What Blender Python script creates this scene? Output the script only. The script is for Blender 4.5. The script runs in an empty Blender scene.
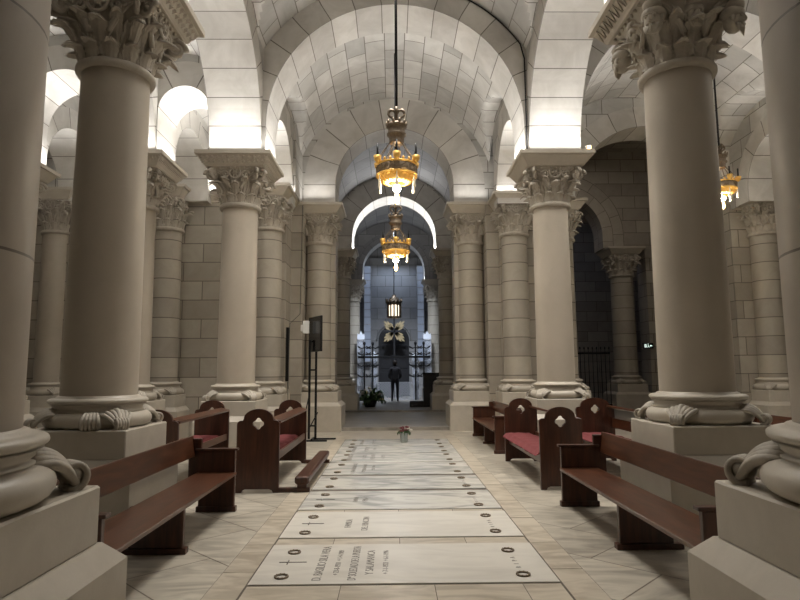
import bpy, bmesh, math, random
from math import sin, cos, pi, sqrt, atan2
from mathutils import Vector, Matrix
random.seed(7)
SC = bpy.context.scene
C = SC.collection

# ------------------------------------------------------------------ mesh builder
class MB:
    def __init__(s): s.v=[]; s.f=[]; s.uv=[]; s.mi=[]; s.sm=[]
    def add(s, vs, fs, uvs=None, mi=0, sm=False, M=None):
        o=len(s.v)
        if M is not None: vs=[tuple(M@Vector(p)) for p in vs]
        s.v+= [tuple(p) for p in vs]
        for k,f in enumerate(fs):
            s.f.append([o+i for i in f]); s.mi.append(mi); s.sm.append(sm)
            s.uv.append(uvs[k] if uvs else None)
        return s
    def box(s,x0,x1,y0,y1,z0,z1,mi=0,M=None):
        vs=[(x0,y0,z0),(x1,y0,z0),(x1,y1,z0),(x0,y1,z0),(x0,y0,z1),(x1,y0,z1),(x1,y1,z1),(x0,y1,z1)]
        return s.add(vs,[(3,2,1,0),(4,5,6,7),(0,1,5,4),(1,2,6,5),(2,3,7,6),(3,0,4,7)],mi=mi,M=M)
    def cbox(s,x0,x1,y0,y1,z0,z1,c=.006,mi=0,M=None):
        # box with chamfered edges
        bm=bmesh.new(); r=bmesh.ops.create_cube(bm,size=1)
        for v in bm.verts: v.co=Vector((x0+(v.co.x+.5)*(x1-x0),y0+(v.co.y+.5)*(y1-y0),z0+(v.co.z+.5)*(z1-z0)))
        bmesh.ops.bevel(bm,geom=bm.edges[:],offset=c,segments=1,affect='EDGES')
        bm.verts.ensure_lookup_table(); bm.verts.index_update()
        s.add([v.co[:] for v in bm.verts],[[v.index for v in f.verts] for f in bm.faces],mi=mi,M=M); bm.free(); return s
    def lathe(s,prof,n=32,cx=0,cy=0,mi=0,sm=True,ref=.36,M=None,a0=0,a1=2*pi,cap=False,sq=0):
        vs=[];full=abs(a1-a0-2*pi)<1e-6; m=n if full else n+1
        for r,z in prof:
            for i in range(m):
                a=a0+(a1-a0)*i/n
                vs.append((cx+r*cos(a),cy+r*sin(a),z))
        fs=[];uv=[]
        for j in range(len(prof)-1):
            for i in range(n):
                k=(i+1)%m if full else i+1
                fs.append((j*m+i,j*m+k,(j+1)*m+k,(j+1)*m+i))
                u0=(a0+(a1-a0)*i/n)*ref+3;u1=(a0+(a1-a0)*(i+1)/n)*ref+3
                z0=prof[j][1];z1=prof[j+1][1]
                uv.append([(u0,z0),(u1,z0),(u1,z1),(u0,z1)])
        s.add(vs,fs,uv,mi,sm,M)
        if cap:
            s.add([vs[i] for i in range(m)],[tuple(reversed(range(m)))],mi=mi,M=M)
            s.add([vs[(len(prof)-1)*m+i] for i in range(m)],[tuple(range(m))],mi=mi,M=M)
        return s
    def tube(s,pts,rad,n=8,mi=0,M=None,sm=True,closed=False):
        pts=[Vector(p) for p in pts]; N=len(pts)
        if not hasattr(rad,'__len__'): rad=[rad]*N
        vs=[];prev=None
        for i,p in enumerate(pts):
            if closed: t=pts[(i+1)%N]-pts[i-1]
            else: t=pts[min(i+1,N-1)]-pts[max(i-1,0)]
            if t.length<1e-9: t=Vector((0,0,1))
            t.normalize()
            if prev is None:
                up=Vector((0,0,1)) if abs(t.z)<.9 else Vector((1,0,0)); a=t.cross(up).normalized()
            else:
                a=prev-t*prev.dot(t); a=a.normalized() if a.length>1e-6 else t.orthogonal().normalized()
            prev=a; b=t.cross(a)
            for k in range(n):
                q=2*pi*k/n; vs.append(p+a*(rad[i]*cos(q))+b*(rad[i]*sin(q)))
        fs=[]
        for i in range(N if closed else N-1):
            j=(i+1)%N
            for k in range(n):
                l=(k+1)%n; fs.append((i*n+k,i*n+l,j*n+l,j*n+k))
        if not closed: fs.append(tuple(reversed(range(n)))); fs.append(tuple((N-1)*n+k for k in range(n)))
        return s.add([p[:] for p in vs],fs,mi=mi,sm=sm,M=M)
    def ball(s,c,r,n=12,m=8,mi=0,sc=(1,1,1),M=None):
        prof=[(max(1e-4,r*sin(pi*j/m)),-r*cos(pi*j/m)) for j in range(m+1)]
        T=Matrix.Translation(c)@Matrix.Diagonal((sc[0],sc[1],sc[2],1))
        if M is not None: T=M@T
        return s.lathe(prof,n,mi=mi,M=T)
    def panel(s,outer,holes,th,M,mi=0):
        # outline in local XZ plane (x,z), thickness along local y 0..th
        bm=bmesh.new()
        loops=[outer]+holes; allv=[]
        for lp in loops:
            vv=[bm.verts.new((p[0],0,p[1])) for p in lp]; allv.append(vv)
            for i in range(len(vv)): bm.edges.new((vv[i],vv[(i+1)%len(vv)]))
        bmesh.ops.triangle_fill(bm,use_beauty=True,use_dissolve=False,edges=bm.edges[:])
        bm.verts.index_update()
        vs=[v.co[:] for v in bm.verts]; fs=[[v.index for v in f.verts] for f in bm.faces]
        nn=len(vs); vs2=vs+[(x,th,z) for x,y,z in vs]
        F=fs+[[i+nn for i in reversed(f)] for f in fs]
        for vv in allv:
            for i in range(len(vv)):
                a,b=vv[i].index,vv[(i+1)%len(vv)].index; F.append([a,b,b+nn,a+nn])
        bm.free()
        # orient faces consistently
        bm=bmesh.new(); bv=[bm.verts.new(p) for p in vs2]
        for f in F:
            try: bm.faces.new([bv[i] for i in f])
            except ValueError: pass
        bmesh.ops.recalc_face_normals(bm,faces=bm.faces[:]); bm.verts.index_update()
        s.add([v.co[:] for v in bm.verts],[[v.index for v in f.verts] for f in bm.faces],mi=mi,M=M); bm.free(); return s
    def mesh(s,name,mats):
        me=bpy.data.meshes.new(name); me.from_pydata(s.v,[],s.f); me.update()
        for m in (mats if isinstance(mats,(list,tuple)) else [mats]): me.materials.append(m)
        ul=me.uv_layers.new(name='UVMap'); d=ul.data
        for p in me.polygons:
            p.material_index=s.mi[p.index]; p.use_smooth=s.sm[p.index]
            u=s.uv[p.index]; n=p.normal; ax=max(range(3),key=lambda i:abs(n[i]))
            for q,li in enumerate(p.loop_indices):
                if u: d[li].uv=u[q]
                else:
                    co=me.vertices[me.loops[li].vertex_index].co
                    d[li].uv=(co.y,co.z) if ax==0 else (co.x,co.z) if ax==1 else (co.x,co.y)
        return me

def obj(name,mb,mats,parent=None,label=None,loc=None,rot=None):
    me=mb.mesh(name,mats) if isinstance(mb,MB) else mb
    o=bpy.data.objects.new(name,me); C.objects.link(o)
    if parent: o.parent=parent
    if loc: o.location=loc
    if rot: o.rotation_euler=rot
    if label: o['label']=label
    return o
def tag(o,label,cat,group=None,kind=None):
    o['label']=label; o['category']=cat
    if group: o['group']=group
    o['kind']=kind or 'thing'
    return o
def thing(name,label,cat,loc=(0,0,0),rz=0,group=None):
    o=bpy.data.objects.new(name,None); C.objects.link(o); o.empty_display_size=.2
    o.location=loc; o.rotation_euler=(0,0,rz); return tag(o,label,cat,group)
def struct(name,mb,mats,label=None):
    o=obj(name,mb,mats); o['kind']='structure'
    if label: o['label']=label
    return o
def copy_tree(o,parent=None):
    c=o.copy(); C.objects.link(c)
    if parent: c.parent=parent
    for ch in list(o.children): copy_tree(ch,c)
    return c

# ------------------------------------------------------------------ materials
def newmat(name):
    m=bpy.data.materials.new(name); m.use_nodes=True; nt=m.node_tree
    return m,nt,nt.nodes['Principled BSDF'],nt.nodes.new,nt.links.new
def plain(name,col,rough=.5,metal=0,emit=None,es=0,spec=.5,noise=0,nscale=20):
    m,nt,b,N,L=newmat(name)
    b.inputs['Base Color'].default_value=(*col,1); b.inputs['Roughness'].default_value=rough
    b.inputs['Metallic'].default_value=metal; b.inputs['Specular IOR Level'].default_value=spec
    if emit: b.inputs['Emission Color'].default_value=(*emit,1); b.inputs['Emission Strength'].default_value=es
    if noise:
        t=N('ShaderNodeTexNoise'); t.inputs['Scale'].default_value=nscale; t.inputs['Detail'].default_value=4
        tc=N('ShaderNodeTexCoord'); L(tc.outputs['Object'],t.inputs['Vector'])
        r=N('ShaderNodeValToRGB'); r.color_ramp.elements[0].position=.3; r.color_ramp.elements[1].position=.7
        r.color_ramp.elements[0].color=(*[c*(1-noise) for c in col],1); r.color_ramp.elements[1].color=(*[min(1,c*(1+noise)) for c in col],1)
        L(t.outputs['Fac'],r.inputs['Fac']); L(r.outputs['Color'],b.inputs['Base Color'])
    return m
def stone(name,c1,c2,mort,bw=0,bh=0,ms=.008,off=.5,rough=.55,vein=.12,bump=.15,vscale=1.6,tint=0):
    m,nt,b,N,L=newmat(name)
    tc=N('ShaderNodeTexCoord'); b.inputs['Roughness'].default_value=rough
    no=N('ShaderNodeTexNoise'); no.inputs['Scale'].default_value=vscale; no.inputs['Detail'].default_value=7; no.inputs['Roughness'].default_value=.62; no.inputs['Distortion'].default_value=.9
    L(tc.outputs['Object'],no.inputs['Vector'])
    r=N('ShaderNodeValToRGB'); e=r.color_ramp.elements
    e[0].position=.3; e[0].color=(1-vein,1-vein*1.05,1-vein*1.15,1); e[1].position=.68; e[1].color=(1+vein*.4,)*3+(1,)
    L(no.outputs['Fac'],r.inputs['Fac'])
    mul=N('ShaderNodeMix'); mul.data_type='RGBA'; mul.blend_type='MULTIPLY'; mul.inputs[0].default_value=1
    L(r.outputs['Color'],mul.inputs[7])
    f=N('ShaderNodeTexNoise'); f.inputs['Scale'].default_value=45; f.inputs['Detail'].default_value=3
    L(tc.outputs['Object'],f.inputs['Vector'])
    bp=N('ShaderNodeBump'); bp.inputs['Strength'].default_value=bump; bp.inputs['Distance'].default_value=.01
    if bw:
        br=N('ShaderNodeTexBrick'); br.offset=off; br.inputs['Scale'].default_value=1; br.inputs['Brick Width'].default_value=bw
        br.inputs['Row Height'].default_value=bh; br.inputs['Mortar Size'].default_value=ms; br.inputs['Mortar Smooth'].default_value=.3
        br.inputs['Color1'].default_value=(*c1,1); br.inputs['Color2'].default_value=(*c2,1); br.inputs['Mortar'].default_value=(*mort,1)
        br.inputs['Bias'].default_value=0
        L(tc.outputs['UV'],br.inputs['Vector'])
        L(br.outputs['Color'],mul.inputs[6])
        inv=N('ShaderNodeMath'); inv.operation='MULTIPLY_ADD'; inv.inputs[1].default_value=-1.0
        L(br.outputs['Fac'],inv.inputs[0])
        sc=N('ShaderNodeMath'); sc.operation='MULTIPLY'; sc.inputs[1].default_value=.25; L(f.outputs['Fac'],sc.inputs[0])
        L(sc.outputs[0],inv.inputs[2]); L(inv.outputs[0],bp.inputs['Height'])
    else:
        mul.inputs[6].default_value=(*c1,1); L(f.outputs['Fac'],bp.inputs['Height'])
    L(mul.outputs[2],b.inputs['Base Color']); L(bp.outputs['Normal'],b.inputs['Normal'])
    return m
VC1=(.60,.585,.555); VC2=(.40,.39,.37); MO=(.17,.155,.135)
M_vault=stone('vault ashlar',VC1,VC2,MO,.85,.46,.012,vein=.2)
M_ring=stone('voussoir stone',(.62,.60,.565),(.47,.455,.43),MO,1,1,.020,off=0,vein=.18)
M_ashlar=stone('wall ashlar',(.42,.38,.32),(.29,.26,.215),(.13,.11,.09),.95,.47,.012,vscale=2.2)
M_drum=stone('drum stone',(.43,.39,.325),(.31,.28,.235),(.13,.11,.09),100,.47,.012,vscale=2.2)
M_shaft=stone('monolith shaft stone',(.45,.40,.33),(.5,.44,.36),(.3,.3,.3),rough=.4,vein=.10,vscale=1.0,bump=.05)
M_near=stone('near shaft stone',(.40,.35,.29),(.35,.305,.25),(.12,.10,.08),100,1.02,.007,rough=.4,vein=.14,vscale=1.3,bump=.06)
M_base=stone('base stone',(.50,.455,.385),(.5,.44,.36),(.3,.3,.3),rough=.4,vein=.1,vscale=3,bump=.08)
M_cap=stone('carved stone',(.45,.41,.35),(.5,.44,.36),(.3,.3,.3),rough=.65,vein=.16,vscale=6,bump=.25)
M_darkst=stone('shade-toned chapel ashlar',(.34,.335,.335),(.23,.23,.235),(.10,.10,.10),.9,.6,.012,vscale=1.5)  # same stone made darker, the unlit gloom is put into its colour
def floor_mat():
    m,nt,b,N,L=newmat('floor marble'); tc=N('ShaderNodeTexCoord')
    mp=N('ShaderNodeMapping'); mp.inputs['Rotation'].default_value=(0,0,pi/4); mp.inputs['Location'].default_value=(.2,.35,0); L(tc.outputs['Object'],mp.inputs['Vector'])
    br=N('ShaderNodeTexBrick'); br.offset=.5; br.inputs['Scale'].default_value=1; br.inputs['Brick Width'].default_value=1.15; br.inputs['Row Height'].default_value=.72
    br.inputs['Mortar Size'].default_value=.006; br.inputs['Color1'].default_value=(.56,.52,.45,1); br.inputs['Color2'].default_value=(.44,.405,.345,1); br.inputs['Mortar'].default_value=(.16,.13,.10,1)
    L(mp.outputs[0],br.inputs['Vector'])
    mp2=N('ShaderNodeMapping'); mp2.inputs['Rotation'].default_value=(0,0,.5); mp2.inputs['Scale'].default_value=(1,3.2,1); L(tc.outputs['Object'],mp2.inputs['Vector'])
    no=N('ShaderNodeTexNoise'); no.inputs['Scale'].default_value=1.3; no.inputs['Detail'].default_value=8; no.inputs['Distortion'].default_value=2.0; L(mp2.outputs[0],no.inputs['Vector'])
    r=N('ShaderNodeValToRGB'); e=r.color_ramp.elements; e[0].position=.33; e[0].color=(.66,.65,.63,1); e[1].position=.6; e[1].color=(1.04,1.03,1,1); L(no.outputs['Fac'],r.inputs['Fac'])
    mul=N('ShaderNodeMix'); mul.data_type='RGBA'; mul.blend_type='MULTIPLY'; mul.inputs[0].default_value=1
    L(br.outputs['Color'],mul.inputs[6]); L(r.outputs['Color'],mul.inputs[7]); L(mul.outputs[2],b.inputs['Base Color'])
    b.inputs['Roughness'].default_value=.28; return m
M_floor=floor_mat()
def marble(name,col,dark,rough=.28,scale=1.2,lo=.36,hi=.58,stretch=3,rot=.35):
    m,nt,b,N,L=newmat(name); tc=N('ShaderNodeTexCoord')
    mp2=N('ShaderNodeMapping'); mp2.inputs['Rotation'].default_value=(0,0,rot); mp2.inputs['Scale'].default_value=(1,stretch,1); L(tc.outputs['Object'],mp2.inputs['Vector'])
    oi=N('ShaderNodeObjectInfo'); mu=N('ShaderNodeVectorMath'); mu.operation='ADD'
    cm=N('ShaderNodeCombineXYZ'); ml=N('ShaderNodeMath'); ml.operation='MULTIPLY'; ml.inputs[1].default_value=37; L(oi.outputs['Random'],ml.inputs[0]); L(ml.outputs[0],cm.inputs[0]); L(ml.outputs[0],cm.inputs[2])
    L(mp2.outputs[0],mu.inputs[0]); L(cm.outputs[0],mu.inputs[1])
    no=N('ShaderNodeTexNoise'); no.inputs['Scale'].default_value=scale; no.inputs['Detail'].default_value=8; no.inputs['Distortion'].default_value=1.8; L(mu.outputs[0],no.inputs['Vector'])
    r=N('ShaderNodeValToRGB'); e=r.color_ramp.elements; e[0].position=lo; e[0].color=(*dark,1); e[1].position=hi; e[1].color=(*col,1); L(no.outputs['Fac'],r.inputs['Fac'])
    L(r.outputs['Color'],b.inputs['Base Color']); b.inputs['Roughness'].default_value=rough; return m
M_tombA=marble('white tomb marble',(.66,.63,.57),(.54,.51,.46),.3,1.2,.25,.6)
M_tombB=marble('veined grey tomb marble',(.60,.58,.53),(.36,.36,.34),.22,1.1,.36,.56)
M_strip=marble('veined beige border marble',(.55,.49,.40),(.38,.33,.26),.3,1.6,.35,.6)
def wood(name,c,d,rough=.3,sc=6):
    m,nt,b,N,L=newmat(name); tc=N('ShaderNodeTexCoord')
    mp=N('ShaderNodeMapping'); mp.inputs['Scale'].default_value=(7,1,7) if sc>0 else (7,7,.8); L(tc.outputs['Object'],mp.inputs['Vector'])
    no=N('ShaderNodeTexNoise'); no.inputs['Scale'].default_value=abs(sc)*.5; no.inputs['Detail'].default_value=6; no.inputs['Distortion'].default_value=.6; L(mp.outputs[0],no.inputs['Vector'])
    r=N('ShaderNodeValToRGB'); e=r.color_ramp.elements; e[0].position=.35; e[0].color=(*d,1); e[1].position=.68; e[1].color=(*c,1); L(no.outputs['Fac'],r.inputs['Fac'])
    L(r.outputs['Color'],b.inputs['Base Color']); b.inputs['Roughness'].default_value=rough; return m
M_wood=wood('red brown wood along bench',(.10,.036,.017),(.046,.017,.008),.3,6)
M_woodv=wood('red brown wood upright',(.078,.027,.014),(.036,.013,.007),.35,-6)
M_cush=plain('red cushion fabric',(.135,.022,.024),.9,noise=.15,nscale=60)
M_black=plain('black metal',(.012,.012,.013),.45,.6)
M_screen=plain('dark screen glass',(.012,.013,.016),.18)
M_white=plain('white plastic',(.75,.75,.73),.4)
M_brass=plain('gilded brass',(.80,.50,.14),.38,.65)
M_bronze=plain('dull grey bronze',(.20,.16,.12),.5,.8,noise=.3,nscale=40)
M_bulb=plain('glowing bulb',(1,.95,.85),.3,emit=(1,.93,.8),es=120)
M_warm=plain('warm lamp glass',(1,.8,.5),.3,emit=(1,.62,.22),es=7)
M_candle=plain('small lit slits',(1,.9,.8),.3,emit=(1,.85,.65),es=1.2)
M_letter=plain('dark inlaid letters',(.15,.135,.12),.4)
M_lace=plain('pale metal lattice',(.55,.57,.62),.4,.3)
M_door=plain('black door wood',(.012,.012,.015),.5,noise=.3)
M_gold=plain('dull gold rays',(.62,.50,.30),.4,.6)
M_cloth=plain('dark clothing',(.012,.012,.016),.85)
M_coat=plain('dark grey jacket',(.035,.035,.042),.85)
M_skin=plain('skin',(.45,.28,.2),.6)
M_hair=plain('dark hair',(.02,.014,.01),.7)
M_step=marble('dark grey brown marble',(.36,.33,.285),(.20,.185,.16),.3,1.3,.35,.6)  # darker marble for the steps and passage floor
M_grout=plain('dark joint grout',(.12,.10,.08),.8)
M_leafg=plain('green leaves',(.05,.10,.035),.6,noise=.4)
M_petal=plain('white petals',(.75,.72,.66),.6)
M_petalr=plain('dark red petals',(.12,.015,.02),.6)
M_petaly=plain('cream yellow petals',(.65,.55,.25),.6)
def glass():
    m,nt,b,N,L=newmat('vase glass'); b.inputs['Transmission Weight'].default_value=.7; b.inputs['Roughness'].default_value=.12; b.inputs['Base Color'].default_value=(.82,.88,.84,1); return m
M_glass=glass()
M_pane=plain('pale backlit window',(.22,.25,.32),.4,emit=(.62,.75,1),es=.10)
M_darkpane=plain('dark window glass',(.02,.022,.03),.15)
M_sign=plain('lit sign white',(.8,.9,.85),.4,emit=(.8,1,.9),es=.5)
M_led=plain('led strip',(1,1,1),.4,emit=(1,.97,.92),es=30)

# ------------------------------------------------------------------ key dimensions
ZC=5.69; ZD=6.0      # springing levels on free columns and on responds
XN,XD=3.07,2.07
YA,YB,YC,YD1,YD=2.39,6.16,11.46,14.95,16.01

# ------------------------------------------------------------------ arches / vaults
nt_=[0]
def arch_band(axis,c,th,p0,p1,r,zc,zs,ztop,ring=.5,mid=None,stone_len=.55,n=40,names=None,mat=None):
    """wall with an arched opening. axis 'x': the wall runs along X at Y=c; axis 'y': runs along Y at X=c"""
    m=(p0+p1)/2 if mid is None else mid
    R=r+ring; pts=[]; 
    jam=zc-zs; L=2*jam+pi*r; cnt=max(6,int(round(L/stone_len))|1)
    K=[]
    if jam>.01: K.append((m+r,m+R,zs,zs,0))
    for i in range(n+1):
        a=pi*i/n; K.append((m+r*cos(a),m+R*cos(a),zc+r*sin(a),zc+R*sin(a),(jam+r*a)/L))
    if jam>.01: K.append((m-r,m-R,zs,zs,1))
    b=MB()
    def P(t,z,side): # side: -1 / +1
        d=c+side*th/2
        return (t,d,z) if axis=='x' else (d,t,z)
    for i in range(len(K)-1):
        a0,b0,za0,zb0,s0=K[i]; a1,b1,za1,zb1,s1=K[i+1]
        u0,u1=s0*cnt,s1*cnt
        for sd in (-1,1):
            q=[P(a0,za0,sd),P(a1,za1,sd),P(b1,zb1,sd),P(b0,zb0,sd)]
            b.add(q,[(0,1,2,3)],[[(u0,.01),(u1,.01),(u1,.97),(u0,.97)]],mi=1)
            # spandrel above the ring
            cl=lambda t:max(min(t,p1),p0)
            if abs(b0-b1)>1e-5:
                q=[P(cl(b0),zb0,sd),P(cl(b1),zb1,sd),P(cl(b1),ztop,sd),P(cl(b0),ztop,sd)]
                b.add(q,[(0,1,2,3)])
        q=[P(a0,za0,-1),P(a1,za1,-1),P(a1,za1,1),P(a0,za0,1)]
        b.add(q,[(0,1,2,3)],[[(u0+.0,.01),(u1,.01),(u1,.97),(u0,.97)]],mi=1,sm=False)
    for sd in (-1,1):
        if m+R<p1-1e-3: b.add([P(m+R,zs,sd),P(p1,zs,sd),P(p1,ztop,sd),P(m+R,ztop,sd)],[(0,1,2,3)])
        if m-R>p0+1e-3: b.add([P(m-R,zs,sd),P(p0,zs,sd),P(p0,ztop,sd),P(m-R,ztop,sd)],[(0,1,2,3)])
    nt_[0]+=1
    return struct('trim_%d'%nt_[0],b,[mat or M_vault,M_ring if mat is None else mat])
def vault(name,x0,x1,y0,y1,zxc,rx,zyc,ry,n=44,flat=None,mat=None):
    xm,ym=(x0+x1)/2,(y0+y1)/2; b=MB()
    def zn(x): q=rx*rx-(x-xm)**2; return zxc+sqrt(q) if q>0 else 0
    def za(y): q=ry*ry-(y-ym)**2 if ry else -1; return zyc+sqrt(q) if q>0 else 0
    xs=[xm+(x1-x0)/2*sin(pi/2*(2*i/n-1))*1 for i in range(n+1)]; ys=[ym+(y1-y0)/2*sin(pi/2*(2*i/n-1)) for i in range(n+1)]
    zz=lambda x,y:max(zn(x),za(y))
    vs=[(x,y,zz(x,y)) for y in ys for x in xs]; fs=[];uv=[]
    for j in range(n):
        for i in range(n):
            fs.append((j*(n+1)+i,(j+1)*(n+1)+i,(j+1)*(n+1)+i+1,j*(n+1)+i+1))
            cx,cy=(xs[i]+xs[i+1])/2,(ys[j]+ys[j+1])/2; us=[]
            for (x,y) in ((xs[i],ys[j]),(xs[i],ys[j+1]),(xs[i+1],ys[j+1]),(xs[i+1],ys[j])):
                if zn(cx)>=za(cy): us.append((y,rx*math.asin(max(-1,min(1,(x-xm)/rx)))+.23))
                else: us.append((x,ry*math.asin(max(-1,min(1,(y-ym)/ry)))+.23))
            uv.append(us)
    b.add(vs,fs,uv,sm=True)
    # side skirts down to the springing of the arches
    return struct(name,b,mat or M_vault)
def skirts(x0,x1,y0,y1,z0,z1): pass

ZT=9.7
def bay_n(y0,y1,nm,rx=3.0,zx=6.25,ry=2.65,zy=5.7):
    vault(nm,-2.57,2.57,y0+.5,y1-.5,zx,rx,zy,ry)
# transverse arches over the nave
arch_band('x',YA,.9,-3.1,3.1,1.6,6.55,ZD,ZT,.85,mid=0)
arch_band('x',YB,1.0,-XN,XN,2.5,6.25,ZC,ZT,.5)
arch_band('x',YC,1.0,-XN,XN,2.5,6.25,ZC,ZT,.5)
arch_band('x',YD+.1,1.0,-3.1,3.1,1.6,6.55,ZD,ZT,.85,mid=0)
bay_n(YB,YC,'ceiling')
vault('ceiling.001',-2.57,2.57,YA+.5,YB-.5,6.25,3.0,5.95,1.9)
vault('ceiling.002',-2.57,2.57,YC+.5,YD-.4,6.35,2.7,5.95,2.0)
# nave arcades (along Y)
for sx in (-1,1):
    arch_band('y',sx*XN,1.0,YA+.4,YB,1.35,5.95,ZC,ZT,.45)
    arch_band('y',sx*XN,1.0,YB,YC,2.14,5.7,ZC,ZT,.5)
    arch_band('y',sx*XN,1.0,YC,YD1-.1,1.24,5.98,ZC,ZT,.45,mid=YC+.5+1.25)
# left: narrow double arcade, then an aisle
XL2,XL3=-5.09,-7.75
for y in (YB,YC):
    arch_band('x',y,1.0,XL2,-XN,.50,6.55,ZC,ZT,.5,stone_len=.5)
    arch_band('x',y,1.0,XL3,XL2,.82,6.57,ZC,ZT,.5)
arch_band('y',XL2,1.0,YB,YC,2.14,5.7,ZC,ZT,.5)
arch_band('y',XL2,1.0,YC,14.6,1.1,5.9,ZC,ZT,.45,mid=13.08)
arch_band('y',XL3,1.0,YB,YC,2.14,5.7,ZC,ZT,.5)
arch_band('y',XL3,1.0,YC,14.6,1.1,5.9,ZC,ZT,.45,mid=13.08)
vault('ceiling.003',XL2+.5,-XN-.5,YB+.5,YC-.5,6.8,.9,5.7,2.4,n=24)
vault('ceiling.004',XL2+.5,-XN-.5,YC+.5,14.5,6.8,.9,5.9,1.5,n=24)
vault('ceiling.005',XL3+.5,XL2-.5,YB+.5,YC-.5,6.7,1.4,5.7,2.4,n=24)
vault('ceiling.006',XL3+.5,XL2-.5,YC+.5,14.5,6.7,1.4,5.9,1.5,n=24)
vault('ceiling.007',-11.5,XL3-.5,YB+.5,14.5,6.0,2.4,5.7,2.4,n=24)
# right aisle, wide bays
XR=9.35
arch_band('x',YB,1.0,XN,XR,2.63,6.1,ZC,ZT,.5)
arch_band('x',YC,1.0,XN,XR,2.63,6.1,ZC,ZT,.5)
arch_band('x',15.5,1.0,3.6,XR+.5,2.0,5.95,ZD,ZT,.55,mid=6.72)
arch_band('y',XR,1.0,YB,YC,2.14,5.7,ZC,ZT,.5)
arch_band('y',XR,1.0,YC,15.1,1.1,5.98,ZC,ZT,.45,mid=13.2)
vault('ceiling.008',XN+.5,XR-.5,YB+.5,YC-.5,6.1,3.0,5.7,2.65)
vault('ceiling.009',XN+.5,XR-.5,YC+.5,15.0,6.1,2.66,5.98,2.0)
vault('ceiling.010',XR+.5,13,YB+.5,15.2,6.0,2.3,5.7,2.4,n=24)

# ------------------------------------------------------------------ ground and walls
b=MB(); b.box(-13,14.5,-4,16.35,-.3,0); struct('floor',b,M_floor)
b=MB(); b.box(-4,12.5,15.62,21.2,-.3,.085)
struct('trim_30',b,M_step,'low marble step beyond the nave')
b=MB(); b.box(-4,12.5,21.2,40,-.3,.15); struct('trim_31',b,M_step,'second step and chapel floor')
b=MB(); b.box(-13.3,-13,-4,16,-.3,10); struct('wall_left',b,M_ashlar)
b=MB(); b.box(13,13.3,-4,28,-.3,10); struct('wall_right',b,M_ashlar)
b=MB(); b.box(-13,13,-4.3,-4,-.3,10); struct('wall_back',b,M_ashlar)
b=MB(); b.box(-13,13,-4,2.0,8.6,8.8); struct('ceiling.011',b,M_vault)
b=MB(); b.box(-13,-3.5,YA-.4,YB+.1,8.6,8.8); b.box(3.5,13,YA-.4,YB+.1,8.6,8.8); struct('ceiling.012',b,M_vault)
# left end wall with the cornice (lower ashlar, upper pale stone)
b=MB(); b.box(-8.9,-2.72,14.5,15.9,0,5.72); struct('wall_far_left',b,M_ashlar)
b=MB(); b.box(-8.9,-2.5,14.5,15.9,6.0,ZT); struct('wall_far_left_upper',b,M_vault)
def cornice(x0,x1,yf,z1=6.0,dep=1.0):
    b=MB(); y1=yf+dep
    prof=[(0,.30),(.03,.25),(.03,.22),(.10,.12),(.14,.10),(.14,.05),(.17,.05),(.17,0)]
    for i in range(len(prof)-1):
        o0,d0=prof[i];o1,d1=prof[i+1]
        b.add([(x0-o0,yf-o0,z1-d0),(x1+o0,yf-o0,z1-d0),(x1+o1,yf-o1,z1-d1),(x0-o1,yf-o1,z1-d1)],[(0,1,2,3)])
        b.add([(x0-o0,y1,z1-d0),(x0-o0,yf-o0,z1-d0),(x0-o1,yf-o1,z1-d1),(x0-o1,y1,z1-d1)],[(0,1,2,3)])
        b.add([(x1+o0,yf-o0,z1-d0),(x1+o0,y1,z1-d0),(x1+o1,y1,z1-d1),(x1+o1,yf-o1,z1-d1)],[(0,1,2,3)])
    b.add([(x0-.17,yf-.17,z1),(x1+.17,yf-.17,z1),(x1+.17,y1,z1),(x0-.17,y1,z1)],[(0,1,2,3)])
    b.add([(x0,yf,z1-.3),(x0,y1,z1-.3),(x1,y1,z1-.3),(x1,yf,z1-.3)],[(0,1,2,3)])
    nt_[0]+=1
    return struct('trim_%d'%(nt_[0]+40),b,M_base)
cornice(-8.9,-2.72,14.5)
# pilaster strip and small blind arch above the left cornice
b=MB(); b.box(-4.72,-4.60,14.2,14.52,6.0,8.4); b.box(-5.95,-5.83,14.2,14.52,6.0,8.4); struct('trim_60',b,M_vault)
# pier jambs either side of the narrow crossing arch D, and side wall between pier D and E
for s in (-1,1):
    b=MB(); b.box(*sorted((s*2.42,s*2.78)),15.35,17.0,0,ZD); b.box(*sorted((s*1.62,s*2.5)),15.95,16.6,0,ZD); 
    if s>0: b.box(2.75,4.55,15.2,16.6,0,ZD)
    struct('wall_pier_'+('left' if s<0 else 'right'),b,M_ashlar)
    b=MB(); b.box(*sorted((s*2.3,s*2.9)),16.6,21.2,0,8.6); struct('wall_passage_'+('left' if s<0 else 'right'),b,M_ashlar)
# passage beyond the crossing arch
arch_band('x',22.25,1.15,-2.9,2.9,1.56,6.5,6.0,ZT,.75,mid=0)
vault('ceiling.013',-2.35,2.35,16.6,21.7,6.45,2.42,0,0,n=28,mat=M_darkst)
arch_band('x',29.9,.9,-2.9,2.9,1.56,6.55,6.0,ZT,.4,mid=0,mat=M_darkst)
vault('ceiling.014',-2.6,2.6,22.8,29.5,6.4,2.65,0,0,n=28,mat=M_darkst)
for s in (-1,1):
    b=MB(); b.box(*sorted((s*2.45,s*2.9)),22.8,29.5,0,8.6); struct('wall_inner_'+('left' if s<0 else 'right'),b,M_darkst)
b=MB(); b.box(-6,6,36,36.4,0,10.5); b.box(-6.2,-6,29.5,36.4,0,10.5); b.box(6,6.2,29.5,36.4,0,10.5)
b.box(-6,-2.9,29.7,30.1,0,10.5); b.box(2.9,6,29.7,30.1,0,10.5); struct('wall_chapel',b,M_darkst)
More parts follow.
